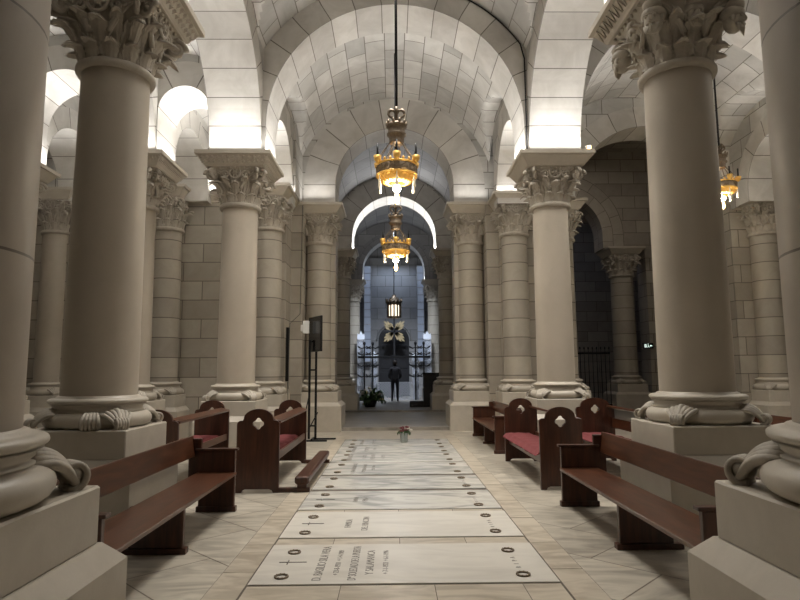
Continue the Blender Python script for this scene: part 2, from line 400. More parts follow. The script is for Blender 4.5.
b=MB(); b.box(-6.2,6.2,29.5,36.4,10.3,10.5); struct('ceiling.015',b,M_darkst)
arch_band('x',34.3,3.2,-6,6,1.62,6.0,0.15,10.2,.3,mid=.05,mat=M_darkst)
# dark side chapel on the right
arch_band('x',22,1.0,3.2,12.5,1.56,6.5,6.0,ZT,.8,mid=6.2,mat=M_ashlar)
b=MB(); b.box(12.2,12.5,15.9,28,0,ZT); b.box(2.9,12.5,27.5,27.8,0,ZT); b.box(9.35,12.5,21.6,22.4,0,6.0); b.box(2.9,4.2,21.6,22.4,0,6.0); struct('wall_chapel_right',b,M_ashlar)
b=MB(); b.box(2.9,12.5,15.9,28,ZT,ZT+.2); struct('ceiling.016',b,M_ashlar)
# right-hand end pier of the aisle
b=MB(); b.box(8.84,9.3,15.15,16.0,0,ZD); b.box(9.3,12.5,15.0,16.0,0,ZD); struct('wall_far_right',b,M_ashlar)
b=MB(); b.box(9.3,12.9,15.1,16.0,ZD,ZT); struct('wall_far_right_upper',b,M_vault)
cornice(8.95,12.4,15.1)

# ------------------------------------------------------------------ columns
def leaf(b,M,w,h,out,curl=.35,nu=12,nv=14,th=.02,lobes=4):
    """acanthus-like leaf: root at origin, rises along +z, bends out along +x; width along y"""
    F=[];Bk=[]
    for j in range(nv+1):
        t=j/nv
        if t<.66: q=t/.66; x=out*.55*q**2.2; z=h*q; ox,oz=1,0
        else:
            q=(t-.66)/.34; a=q*pi*.95; Rr=h*curl*.5; x=out*.55+Rr*(1-cos(a)); z=h+Rr*sin(a)*.75
            ox,oz=cos(a*.9),sin(a*.9)
        wd=w*(.66+.34*sin(pi*min(1,t*1.05)))
        if t>.66: wd*=1-.72*((t-.66)/.34)**1.3
        wd*=.84+.22*abs(sin(t*lobes*pi))
        for i in range(nu+1):
            s=2*i/nu-1
            rib=.05*h*(1-abs(s))**2+.030*h*cos(s*pi*4.0)*(.4+.6*abs(s))
            bend=-.13*w*s*s
            px=x+(rib+bend)*ox; pz=z+(rib+bend)*oz*.6
            F.append((px,s*wd/2,pz)); Bk.append((px-(th+.01)*ox,s*wd/2,pz-(th+.01)*oz))
    n=len(F);vs=F+Bk;fs=[]
    W=nu+1
    for j in range(nv):
        for i in range(nu):
            a=j*W+i; fs.append((a,a+1,a+W+1,a+W)); fs.append((n+a,n+a+W,n+a+W+1,n+a+1))
    for j in range(nv):
        for i in (0,nu):
            a=j*W+i; fs.append((a,a+W,n+a+W,n+a))
    for i in range(nu):
        for a in (i,nv*W+i): fs.append((a,a+1,n+a+1,n+a))
    b.add(vs,fs,sm=True,M=M)
def volute(b,M,R,turns=1.6,r0=.03,flip=1):
    """spiral scroll in local xz plane, centre at origin"""
    pts=[];rad=[]
    for i in range(30):
        t=i/29; a=t*turns*2*pi; r=R*(1-.82*t)
        pts.append((r*cos(a)*flip,0,r*sin(a))); rad.append(r0*(1.15-.45*t))
    b.tube(pts,rad,6,M=M); b.ball((0,0,0),R*.25,8,6,M=M,sc=(1,1.3,1))
def T(x,y,z,rz=0): return Matrix.Translation((x,y,z))@Matrix.Rotation(rz,4,'Z')
def capital(z0,z1,r,half,style='acanthus',seed=1):
    h=z1-z0; b=MB()
    b.lathe([(r,z0-.05),(r+.045,z0-.05),(r+.06,z0-.02),(r+.06,z0+.01),(r+.04,z0+.03),(r+.01,z0+.035)],40)
    def bell(t): return r+.01+(half*.88-r)*(.18*t+.82*t**3.2)
    n=48;rows=14;vs=[]
    for j in range(rows+1):
        t=j/rows; rr=bell(t); k=max(0,(t-.35)/.65)**1.6
        for i in range(n):
            a=2*pi*i/n; e=min(1/max(abs(cos(a)),abs(sin(a))),1.36); q=rr*((1-k)+k*e); vs.append((q*cos(a),q*sin(a),z0+.02+t*(h-.02)))
    b.add(vs,[(j*n+i,j*n+(i+1)%n,(j+1)*n+(i+1)%n,(j+1)*n+i) for j in range(rows) for i in range(n)],sm=True)
    # two rings of leaves
    for k in range(12):
        leaf(b,T(0,0,z0+.02,k*pi/6+pi/12)@Matrix.Translation((r+.025,0,0)),r*.54,h*.24,.08,.40)
    for k in range(8):
        a=k*pi/4
        leaf(b,T(0,0,z0+.06,a)@Matrix.Translation((r+.02,0,0)),r*.62,h*(.50 if k%2 else .44),.20,.34)
    for k in range(8):
        a=k*pi/4+pi/8
        leaf(b,T(0,0,z0+h*.30,a)@Matrix.Translation((r+.02,0,0)),r*.42,h*.36,.26,.36)
    for k in range(4):
        a=k*pi/2+pi/4; d=half*1.24
        if style=='heads':
            head(b,T(0,0,0,a)@Matrix.Translation((d*.84,0,z0+h*.56)),h*.30)
        else:
            for f in (-1,1):
                M=T(0,0,0,a)@Matrix.Translation((d*.88,f*.055,z0+h*.78))@Matrix.Rotation(f*.35,4,'Z')
                volute(b,M,h*.165,1.6,.030,1)
                b.lathe([(h*.13,-.012),(h*.13,.012),(h*.08,.016),(.001,.018)],14,sm=False,M=M@Matrix.Rotation(-f*pi/2,4,'X'))
            leaf(b,T(0,0,z0+h*.30,a)@Matrix.Translation((r+.10,0,0))@Matrix.Rotation(.45,4,'Y'),r*.36,h*.30,.10,.45)
        for f in (-1,1):
            pts=[];rad=[]
            for i in range(12):
                t=i/11; an=a+f*(pi/4-.22)*(1-t)
                rr=bell(.42+.5*t)+.05+(half*.20)*t*t; pts.append((rr*cos(an),rr*sin(an),z0+h*(.40+.53*sin(pi/2*t)))); rad.append(.030-.006*t)
            b.tube(pts,rad,6)
            pts=[(p[0]*.985,p[1]*.985,p[2]-.05) for p in pts]; b.tube(pts,.016,5)
        a2=k*pi/2; xf=bell(.84)
        M=T(0,0,0,a2)@Matrix.Translation((xf+.01,0,z0+h*.82))
        if style=='heads': head(b,T(0,0,0,a2)@Matrix.Translation((half*.74,0,z0+h*.64)),h*.27)
        else:
            q=h*.15
            b.tube([(.02,q*cos(2*pi*i/18),q*sin(2*pi*i/18)) for i in range(18)],.020,6,M=M,closed=True)
            b.ball((.02,0,0),.04,8,6,M=M); b.tube([(-.06,0,-.36*h),(.0,0,-q)],.02,6,M=M)
            for i in range(6): b.tube([(.02,0,0),(.02,q*cos(pi*i/3),q*sin(pi*i/3))],.012,5,M=M)
            for f in (-1,1):
                volute(b,M@Matrix.Translation((.0,f*.27*h,-.03))@Matrix.Rotation(pi/2,4,'Z'),h*.11,1.4,.022,f)
        for i in range(9):
            an=a2+(i-4)*.17; rr=bell(.93)*min(1/max(abs(cos(an-a2)),.01),1.36)+.02; b.ball((rr*cos(an),rr*sin(an),z0+h*.95),.022,6,5)
    return b
def head(b,M,s):
    """small carved bearded head with a round cap, facing +x"""
    b.ball((0,0,0),s*.52,14,10,M=M,sc=(.95,.85,1.15))
    b.ball((-.06*s,0,.36*s),s*.60,14,8,M=M,sc=(1,1,.62))
    b.ball((.1*s,0,.78*s),s*.42,12,8,M=M,sc=(1.1,1.1,.8))
    b.ball((.50*s,0,-.02*s),s*.11,8,6,M=M,sc=(1,.8,1.6))
    for f in (-1,1):
        b.ball((.42*s,f*.2*s,.10*s),s*.09,8,6,M=M); b.ball((.45*s,f*.18*s,.20*s),s*.08,8,6,M=M,sc=(1,2.2,.6))
        b.ball((.02,f*.47*s,0),s*.13,8,6,M=M,sc=(1,.6,1.4))
        b.ball((.42*s,f*.12*s,-.26*s),s*.08,8,6,M=M,sc=(1,1.8,.7))
    for k in range(7):
        f=(k-3)/3
        b.tube([(.36*s-abs(f)*.12*s,f*.34*s,-.28*s),(.40*s-abs(f)*.1*s,f*.30*s,-.5*s),(.34*s,f*.18*s,-.78*s)],[.09*s,.09*s,.03*s],6,M=M)
def abacus(z1,half,th=.26,style='diamond'):
    b=MB(); z0=z1-th
    prof=[(half-.17,z0),(half-.15,z0+.02),(half-.14,z0+.04),(half-.05,z0+th*.66),(half-.05,z0+th*.70),(half,z0+th*.72),(half,z1)]
    n=len(prof)
    vs=[];fs=[]
    for h,z in prof: vs+=[(-h,-h,z),(h,-h,z),(h,h,z),(-h,h,z)]
    for j in range(n-1):
        for i in range(4): fs.append((j*4+i,j*4+(i+1)%4,(j+1)*4+(i+1)%4,(j+1)*4+i))
    fs.append((3,2,1,0)); fs.append(tuple((n-1)*4+i for i in range(4)))
    b.add(vs,fs)
    # pattern on the sloping band
    h0,za=half-.14,z0+.04; h1,zb=half-.05,z0+th*.66
    for k in range(4):
        R=Matrix.Rotation(k*pi/2,4,'Z')
        if style=='diamond':
            cnt=13
            for row in range(2):
                for i in range(cnt):
                    t=(row+.5)/2; hh=h0+(h1-h0)*t; z=za+(zb-za)*t; w=2*hh/cnt; x=-hh+w*(i+.5); 
                    dz=(zb-za)/4; dy=(h1-h0)/4
                    c=(x,-hh-.034,z-.012)
                    b.add([(x-w*.46,-hh,z),(x,-hh+dy,z-dz),(x+w*.46,-hh,z),(x,-hh-dy,z+dz),c],[(0,1,4),(1,2,4),(2,3,4),(3,0,4)],M=R)
        elif style=='zigzag':
            cnt=11
            for i in range(cnt):
                w=2*h0/cnt; x=-h0+w*(i+.5)
                b.tube([(x-w*.4,-h0-.012,za+.01),(x,-h1-.012,zb-.01),(x+w*.4,-h0-.012,za+.01)],.009,5,M=R)
        elif style=='billet':
            cnt=22
            for i in range(cnt):
                w=2*h1/cnt; x=-h1+w*(i+.5)
                b.tube([(x,-h1-.004,zb-.02),(x,-h0-.006,za+.03)],.008,5,M=R)
    return b
def base(z0,z1,r,R,corner,ns=40):
    """attic base between plinth top z0 and shaft bottom z1; R = radius of lower torus"""
    h=z1-z0; b=MB()
    def tor(rc,rr,zc,zr,m=10): return [(rc+rr*cos(-pi/2+pi*i/m),zc+zr*sin(-pi/2+pi*i/m)) for i in range(m+1)]
    p=[(R*.7,z0)]+tor(R-.075*R/.5,.075*R/.5,z0+h*.24,h*.24)
    p+=[(R*.86,z0+h*.50),(R*.86,z0+h*.53)]
    rm=r+.045
    p+=[(R*.82,z0+h*.55),(rm+.01,z0+h*.62),(rm+.012,z0+h*.68),(r+.085,z0+h*.73)]
    p+=tor(r+.06,.045,z0+h*.83,h*.09)
    p+=[(r+.03,z0+h*.94),(r+.028,z0+h*.97),(r,z1),(r-.02,z1+.001)]
    b.lathe(p,ns)
    return b
def spur(R,corner,h,style=0):
    """claw leaf lying over the torus towards a plinth corner; local: +x outward, z up from plinth top"""
    b=MB(); k=R/.5
    for f in (-3,-2,-1,0,1,2,3):
        pts=[];rad=[]
        for i in range(12):
            t=i/11; x=R*.78+(corner*.90-R*.78)*t
            z=h*(.50-.04*abs(f))*(1-t**2.4)+.030*k*sin(pi*t)
            y=f*.047*k*(1-t*.72)*(.75+.5*sin(pi*t))
            pts.append((x,y,max(z,.02*k))); rad.append((.034-.003*abs(f))*k*(1-.3*t))
        b.tube(pts,rad,6)
    for f in (-2,-1,0,1,2):
        pts=[];rad=[]
        for i in range(14):
            t=i/13; a=-pi*.62+t*1.5*pi; rr=.060*k*(1-.55*t)
            pts.append((corner*.86+rr*cos(a),f*.024*k,.062*k+rr*sin(a))); rad.append((.021-.002*abs(f))*k*(1-.4*t))
        b.tube(pts,rad,6)
    b.ball((corner*.86,0,.06*k),.046*k,10,8,sc=(1,1.5,1))
    return b
def torus_leaves(R,h,angs):
    b=MB()
    for a in angs:
        for f in range(-2,3):
            pts=[]
            for i in range(8):
                t=i/7; q=-pi*.35+t*pi*.8; rr=R*.86+.12*R/.5*cos(q)*1.08; pts.append((rr*cos(a+f*.07*(1-.3*t)),rr*sin(a+f*.07*(1-.3*t)),h*.24+h*.26*sin(q)))
            b.tube(pts,[.012,.02,.024,.026,.026,.024,.02,.012],5)
    return b
Zb,Zs=1.008,1.318
meshcache={}
def column(name,label,x,y,r,ztop,zast,hpd=.506,hped=.606,zdb=.745,R=None,style='acanthus',astyle='diamond',mat=None,drum=False,abh=.71,group=None,cat='column',garland=None,engaged=False,taper=.945,seed=1,chamfer=True,zb=Zb,zs=Zs):
    t=thing(name,label,cat,(x,y,0),0,group); R=R or hpd-.004
    # pedestal with sloping ledge
    b=MB(); h=hped; l=hped-hpd
    def fr(h0,za,h1,zb_): 
        vs=[(-h0,-h0,za),(h0,-h0,za),(h0,h0,za),(-h0,h0,za),(-h1,-h1,zb_),(h1,-h1,zb_),(h1,h1,zb_),(-h1,h1,zb_)]
        b.add(vs,[(0,1,5,4),(1,2,6,5),(2,3,7,6),(3,0,4,7)])
    fr(h,0,h,zdb-l); fr(h,zdb-l,hpd+.012,zdb-.006)
    b.add([(-hpd-.012,-hpd-.012,zdb-.006),(hpd+.012,-hpd-.012,zdb-.006),(hpd+.012,hpd+.012,zdb-.006),(-hpd-.012,hpd+.012,zdb-.006)],[(0,1,2,3)])
    obj('pedestal',b,M_base,t)
    b=MB(); b.cbox(-hpd,hpd,-hpd,hpd,zdb-.01,zb,.01); obj('plinth',b,M_base,t)
    bo=obj('base',base(zb,zs,r,R,hpd*1.4),M_base,t)
    for k in range(4):
        if engaged and k in engaged: continue
        obj('spur_leaf',spur(R,hpd*1.36,zs-zb),M_cap,bo,loc=(0,0,zb),rot=(0,0,pi/4+k*pi/2))
    if garland: obj('leaf_garland',torus_leaves(R,zs-zb,garland),M_cap,bo,loc=(0,0,zb))
    b=MB(); m=14; b.lathe([(r*(1-(1-taper)*(i/m)**1.5),zs+(zast-.04-zs)*i/m) for i in range(m+1)],48); sh=obj('shaft',b,mat or M_shaft,t)
    rt=r*taper
    key=(style,round(ztop,2),round(zast,2),round(rt,2),abh)
    if key not in meshcache: meshcache[key]=capital(zast,ztop-.25,rt,abh-.14,style,seed).mesh('capital',M_cap)
    obj('capital',meshcache[key],M_cap,t)
    obj('abacus',abacus(ztop,abh,.26,astyle),M_base,t)
    return t
# --- free columns of the nave
zas=4.74
column('stone_column','thick smooth column behind the near left bench, its capital carved with scrolls',-XN,YB,.36,ZC,zas,garland=[-1.25],seed=2)
column('stone_column','smooth column at right front, its capital carved with bearded heads',XN,YB,.36,ZC,zas,style='heads',astyle='zigzag',seed=3)
column('stone_column','brightly lit smooth column behind the left pews, diamond pattern under its capital slab',-XN,YC,.355,ZC,zas,seed=4)
column('stone_column','smooth column behind the red-cushioned right pews, plain slab over its capital',XN,YC,.355,ZC,zas,astyle='plain',seed=5)
column('stone_column','mostly hidden column just behind the thick left column, ribbed slab over its capital',XL2,YC,.355,ZC,zas,astyle='billet',seed=6)
column('stone_column','column hidden behind the massive near left pier column with only its slab edge showing',XL3,YC,.355,ZC,zas,astyle='plain')
column('stone_column','distant pale column seen in the gap left of the left front column',-8.42,14.6,.33,ZD,4.98,hpd=.5,hped=.6,astyle='plain',abh=.62)
column('stone_column','smooth column out of view to the left in the second row',XL2,YB,.355,ZC,zas,astyle='plain')
column('stone_column','smooth column out of view far to the right',XR,YB,.355,ZC,zas,astyle='plain')
column('stone_column','smooth column far right behind the near right pier column',XR,YC,.355,ZC,zas,astyle='plain')
# --- big coursed half columns of the piers
column('pier_column','massive coursed column nearest the camera on the left, on a tall stepped plinth',-2.07,YA,.46,ZD,4.98,hpd=.579,hped=.679,R=.60,mat=M_near,taper=.99,abh=.75,cat='column')
column('pier_column','massive coursed column nearest the camera on the right, on a tall stepped plinth',2.07,YA,.46,ZD,4.98,hpd=.579,hped=.679,R=.60,mat=M_near,taper=.99,abh=.75,cat='column')
column('engaged_column','coursed half column left of the central passage, beside the dark screen stand',-2.07,YD,.355,ZD,4.98,hpd=.579,hped=.679,mat=M_drum,astyle='plain',abh=.68)
column('engaged_column','coursed half column right of the central passage, left of the small far bench',2.07,YD,.355,ZD,4.98,hpd=.579,hped=.679,mat=M_drum,astyle='plain',abh=.68)
column('engaged_column','coursed half column on the end wall right behind the brightly lit column',-3.12,14.35,.35,6.02,4.98,hpd=.5,hped=.6,mat=M_drum,astyle='plain',abh=.6)
column('engaged_column','coursed half column right behind the right row column, above the small far bench',3.07,14.95,.34,ZD,4.98,hpd=.5,hped=.6,mat=M_drum,astyle='plain',abh=.6)
column('engaged_column','coursed half column on the left end wall between the two smooth left columns',-5.56,14.3,.34,ZD,4.98,hpd=.5,hped=.6,mat=M_drum,astyle='plain',abh=.55)
column('engaged_column','coursed half column at the far right beyond the right front column',9.56,14.95,.34,ZD,4.98,hpd=.5,hped=.6,mat=M_drum,astyle='plain',abh=.6)
column('engaged_column','half column beside the dark chapel opening, only its capital edge in view',4.45,15.6,.34,ZD,4.98,hpd=.5,hped=.6,mat=M_drum,astyle='plain',abh=.6)
for s,nm in ((-1,'left'),(1,'right')):
    column('engaged_column','dim coursed half column deep in the passage on the %s, under the bright arch'%nm,s*1.98,22.0,.34,ZD,4.98,hpd=.55,hped=.65,mat=M_drum,astyle='plain',abh=.62)
    column('engaged_column','farthest dim column on the %s of the passage, in front of the chapel'%nm,s*2.0,29.4,.32,ZD,4.98,hpd=.5,hped=.6,mat=M_drum,astyle='plain',abh=.6)
column('engaged_column','dark coursed half column inside the unlit right side chapel beside the small sign',8.5,21.8,.42,ZD,4.98,hpd=.55,hped=.65,mat=M_drum,astyle='plain',abh=.68)

# ------------------------------------------------------------------ floor inlays and tomb slabs
TB=[(4.52,5.51),(5.73,6.73),(6.85,7.86),(7.98,8.95),(9.08,10.25),(10.33,11.35),(11.43,12.45),(12.53,13.6)]
nk=[0]
def strip(x0,x1,y0,y1,z=.004):
    nk[0]+=1; b=MB(); b.box(x0,x1,y0,y1,-.02,z); return struct('trim_%d'%(70+nk[0]),b,M_strip)
for s in (-1,1):
    y=-.6
    seg=[.9,1.0,.95,1.05,.8,.72,.72,.9,.8,1.0,.85,.95,.9,1.0,.95,.9,.8,.9]
    for L_ in seg:
        y2=min(y+L_,15.4)
        if y2-y<.1: break
        x0,x1=sorted((s*1.155,s*1.395)); strip(x0,x1,y+.004,y2-.004); y=y2
for (y0,y1) in [(4.18,4.505),(5.525,5.715),(6.745,6.84)]:
    cut=[-1.14,-.62,-.02,.58,1.14] if y0>5 else [-1.14,-.46,.22,.86,1.14]
    for i in range(4): strip(cut[i]+.003,cut[i+1]-.003,y0,y1)
b=MB(); b.box(-1.40,1.40,-1,13.7,-.02,.0015); struct('trim_68',b,M_grout)
b=MB(); b.box(-1.15,1.15,-1,4.17,-.02,.003); b.box(-1.15,1.15,13.62,15.4,-.02,.003); struct('trim_69',b,M_strip)
def textmesh(s,size,ext=.0008):
    cu=bpy.data.curves.new('inscription','FONT'); cu.body=s; cu.size=size; cu.extrude=ext; cu.align_x='CENTER'
    o=bpy.data.objects.new('t',cu); C.objects.link(o); dg=bpy.context.evaluated_depsgraph_get(); dg.update()
    me=bpy.data.meshes.new_from_object(o.evaluated_get(dg)); bpy.data.objects.remove(o); me.materials.clear(); me.materials.append(M_letter)
    return me
def fit(me,lim):
    xs=[v.co.x for v in me.vertices]; w=max(xs)-min(xs) if xs else 0
    if w>lim:
        for v in me.vertices: v.co.x*=lim/w
    return me
inscr=[
 [('D. BASILIO SILA VERA',-.62,.098),('+ 23-8-1931  + 1-4-1989',-.50,.062),('Dª SOLEDAD DE LA PUERTA',-.36,.092),('Y SALAMANCA',-.235,.09),('+ 7-1-1922  + 6-1-1996',-.12,.062)],
 [('FAMILIA',-.50,.09),('DEL RINCON',-.33,.09)],
 [('FAMILIA',-.50,.08),('+ PAZ +',-.38,.10)],
 [],
 [('D. JUAN MARTIN RUIZ',-.66,.10),('Dª MARIA ALONSO',-.50,.09),('+ 1912  + 1987',-.36,.08)],
 [('FAMILIA LOPEZ DIAZ',-.80,.13),('+ 3-2-1918',-.55,.11),('Dª ANA RUIZ',-.40,.12),('+ 1-5-1990',-.22,.10)],
 [('D. PEDRO SANZ',-.80,.12),('Dª LUISA GIL',-.55,.12),('+ 1924',-.40,.10)],
 [('FAMILIA ORTIZ',-.70,.12),('+ 1931  + 1988',-.45,.10)],
]
ords=['nearest the camera, five lines of writing','second from the camera, two lines','third from the camera, grey veins over its lettering','fourth from the camera, no writing','fifth from the camera, faded writing','sixth from the camera','just nearer than the slab bearing the flower vase','the one under the flower vase']
ringm=MB(); ringm.tube([(.048*cos(2*pi*i/20),.048*sin(2*pi*i/20),.006) for i in range(20)],.008,6,closed=True)
for k in range(10): ringm.ball((.048*cos(2*pi*k/10),.048*sin(2*pi*k/10),.009),.008,6,5)
ringm=ringm.mesh('wreath_ring',M_bronze)
for i,(y0,y1) in enumerate(TB):
    t=thing('tomb_slab',('White' if i<2 else 'Grey veined')+' marble floor tomb slab, '+ords[i],'tomb slab',(0,y0,0),0,'tomb slabs in the nave floor')
    b=MB(); b.cbox(-1.14,1.14,.003,y1-y0-.003,-.02,.012,.003); obj('slab',b,M_tombA if i<2 else M_tombB,t)
    d=y1-y0
    for x in (-.92,.90):
        for f in (.15,.76): obj('wreath_ring',ringm,None,t,loc=(x,d*f,.012))
    if i<3:
        b=MB(); b.tube([(-1.0,d*.5,.014),(-.78,d*.5,.014)],.004,5); b.tube([(-.93,d*.5-.05,.014),(-.93,d*.5+.05,.014)],.005,5); obj('cross',b,M_letter,t)
    for s_,x,sz in inscr[i]:
        obj('inscription',fit(textmesh(s_,sz),(d-.03)*.88),None,t,loc=(x,d*.5,.0125),rot=(0,0,pi/2))
    if i<4:
        for q,ch in enumerate('RIPA'): obj('inscription',textmesh(ch,.055),None,t,loc=(.92,d*(.33+q*.08),.0125),rot=(0,0,pi/2))

# ------------------------------------------------------------------ pews and benches
def quatre(cx,cz,R):
    o=[]
    for k in range(4):
        a=k*pi/2; c=(cx+R*.52*cos(a),cz+R*.52*sin(a))
        for i in range(7):
            q=a-pi*.42+pi*.84*i/6; o.append((c[0]+R*.46*cos(q),c[1]+R*.46*sin(q)))
    return o
def pew_outline(w,h):
    o=[(-w/2,0),(-w/2+.07,0),(-w/2+.085,.03),(-w/2+.12,.045),(w/2-.12,.045),(w/2-.085,.03),(w/2-.07,0),(w/2,0)]
    # right shoulder
    o+=[(w/2,h-.20)]
    for i in range(1,6): a=i/5*pi/2; o.append((w/2-.05+.05*cos(a),h-.20+.05*sin(a)))
    o+=[(w/2-.075,h-.15),(w/2-.085,h-.125)]
    R=w/2-.085
    for i in range(1,16): a=i/16*pi; o.append((R*cos(a),h-.125+.125*sin(a)))
    o+=[(-w/2+.085,h-.125),(-w/2+.075,h-.15)]
    for i in range(5,0,-1): a=i/5*pi/2; o.append((-w/2+.05-.05*cos(a),h-.20+.05*sin(a)))
    o+=[(-w/2,h-.20)]
    return o
def shaped_pew(label,x0,x1,y0,y1,kneeler=False,hole=True,backhi=False):
    w=x1-x0; t=thing('shaped_pew',label,'pew',((x0+x1)/2,y0,0),0); L_=y1-y0
    me=MB(); me.panel(pew_outline(w,1.06),[quatre(0.0,.87,.075)],.045,Matrix.Identity(4))
    m=me.mesh('end_panel',M_woodv)
    obj('end_panel',m,None,t,loc=(0,0,0)); obj('end_panel',m,None,t,loc=(0,L_-.045,0))
    b=MB(); b.cbox(-w/2+.04,w/2-.03,.045,L_-.045,.40,.44,.006); b.cbox(-w/2+.06,-w/2+.09,.045,L_-.045,.30,.40,.004); obj('seat',b,M_wood,t)
    # seat cushion, slightly sagging over the front edge
    b=MB(); n=24;mx=8;vs=[];fs=[]
    for j in range(n+1):
        for i in range(mx+1):
            u=i/mx; y=.07+(L_-.14)*j/n; e=min(1,min(u,1-u)*5,min(j,n-j)*.6+.2)
            vs.append((-w/2-.05+(w-.06)*u,y,.445+.055*sqrt(max(0,e))+.006*sin(j*1.9)+.004*sin(i*2.3+j)-(.03 if i==0 else 0)))
    W=mx+1
    for j in range(n):
        for i in range(mx): a=j*W+i; fs.append((a,a+1,a+W+1,a+W))
    nn=len(vs); vs+=[(x,y,.442-(.02 if x<-w/2 else 0)) for x,y,z in vs]
    fs+=[tuple(nn+q for q in reversed(f)) for f in fs[:]]
    for j in range(n):
        for i in (0,mx): a=j*W+i; fs.append((a,a+W,nn+a+W,nn+a))
    for i in range(mx):
        for j in (0,n): a=j*W+i; fs.append((a,a+1,nn+a+1,nn+a))
    b.add(vs,fs,sm=True); obj('seat_cushion',b,M_cush,t,'red fabric cushion')
    b=MB(); M=Matrix.Translation((w/2-.05,0,.90))@Matrix.Rotation(.25,4,'Y'); b.cbox(-.09,.06,.045,L_-.045,-.018,.018,.006,M=M)
    obj('top_rail',b,M_wood,t)
    b=MB(); b.cbox(w/2-.05,w/2-.02,.045,L_-.045,.56,.72,.004) if backhi else b.cbox(w/2-.05,w/2-.02,.045,L_-.045,.40,.50,.004); obj('back_board',b,M_wood,t)
    if kneeler:
        k=MB(); M=Matrix.Translation((w/2+.30,0,.16)); k.cbox(-.09,.09,-.03,L_-.0,-.055,.045,.02,M=M); obj('kneeler',k,M_woodv,t,'dark padded kneeling board')
        k=MB(); k.cbox(w/2-.03,w/2+.40,.0,.05,.0,.06,.006); k.cbox(w/2-.03,w/2+.40,L_-.07,L_-.02,.0,.06,.006)
        k.cbox(w/2+.24,w/2+.36,.0,.05,.06,.105,.004); k.cbox(w/2+.24,w/2+.36,L_-.07,L_-.02,.06,.105,.004); obj('kneeler_foot',k,M_woodv,t)
    return t
shaped_pew('dark wooden pew left of the tomb slabs with a kneeling board at its foot',-2.10,-1.55,7.85,10.32,kneeler=True)
shaped_pew('dark wooden pew half hidden behind the thick left column and the left bench',-3.44,-2.86,7.85,10.3)
shaped_pew('dark wooden pew with long red cushion beside the right edge of the tomb slabs',1.84,2.40,7.87,10.34)
shaped_pew('dark wooden pew with red cushion between the long right bench and the right row column',3.06,3.72,7.6,10.3,backhi=True)
def bench(label,s,x0,x1,y0,y1,ends=(1,1),sup=(5.3,)):
    """open bench; s=+1 sits right of the nave facing it, s=-1 the mirror image; x0..x1 distances from the axis"""
    t=thing('open_bench',label,'bench',(0,y0,0),0); L_=y1-y0
    def bx(b,a,c,*r,ch=.006): 
        lo,hi=sorted((s*a,s*c)); b.cbox(lo,hi,*r,ch)
    b=MB(); bx(b,x0,x0+.44,.04,L_-.04,.395,.43); obj('seat',b,M_wood,t)
    b=MB(); M=Matrix.Translation((s*(x0+.50),0,.715))@Matrix.Rotation(s*.16,4,'Y'); b.cbox(-.016,.016,.03,L_-.02,-.115,.115,.006,M=M); obj('back_rail',b,M_wood,t)
    for e,yy in ((ends[0],0),(ends[1],L_-.05)):
        if not e: continue
        b=MB(); bx(b,x0+.02,x0+.42,yy,yy+.05,0,.665); bx(b,x0-.01,x0+.46,yy-.012,yy+.062,.665,.69,ch=.004); bx(b,x0+.0,x0+.44,yy-.01,yy+.06,0,.06,ch=.004); bx(b,x0+.40,x0+.54,yy,yy+.05,.30,.80); obj('end_panel',b,M_woodv,t)
    for yy in sup:
        b=MB(); q=yy-y0; bx(b,x0+.05,x0+.52,q,q+.05,.05,.395); bx(b,x0+.02,x0+.60,q-.015,q+.065,0,.05,ch=.004); obj('support',b,M_woodv,t)
    return t
bench('long open wooden bench on the left in front of the thick left column',-1,1.83,2.3,3.75,6.88)
bench('long open wooden bench on the right in front of the column with carved heads',1,1.83,2.3,3.8,6.98)
bench('far wooden bench on the right at the foot of the passage column',1,1.80,2.3,11.2,14.22,sup=(12.7,))
t=bench('dark bench behind the right front column, only a strip of back rail in view',1,5.25,5.7,7.2,9.6,sup=())

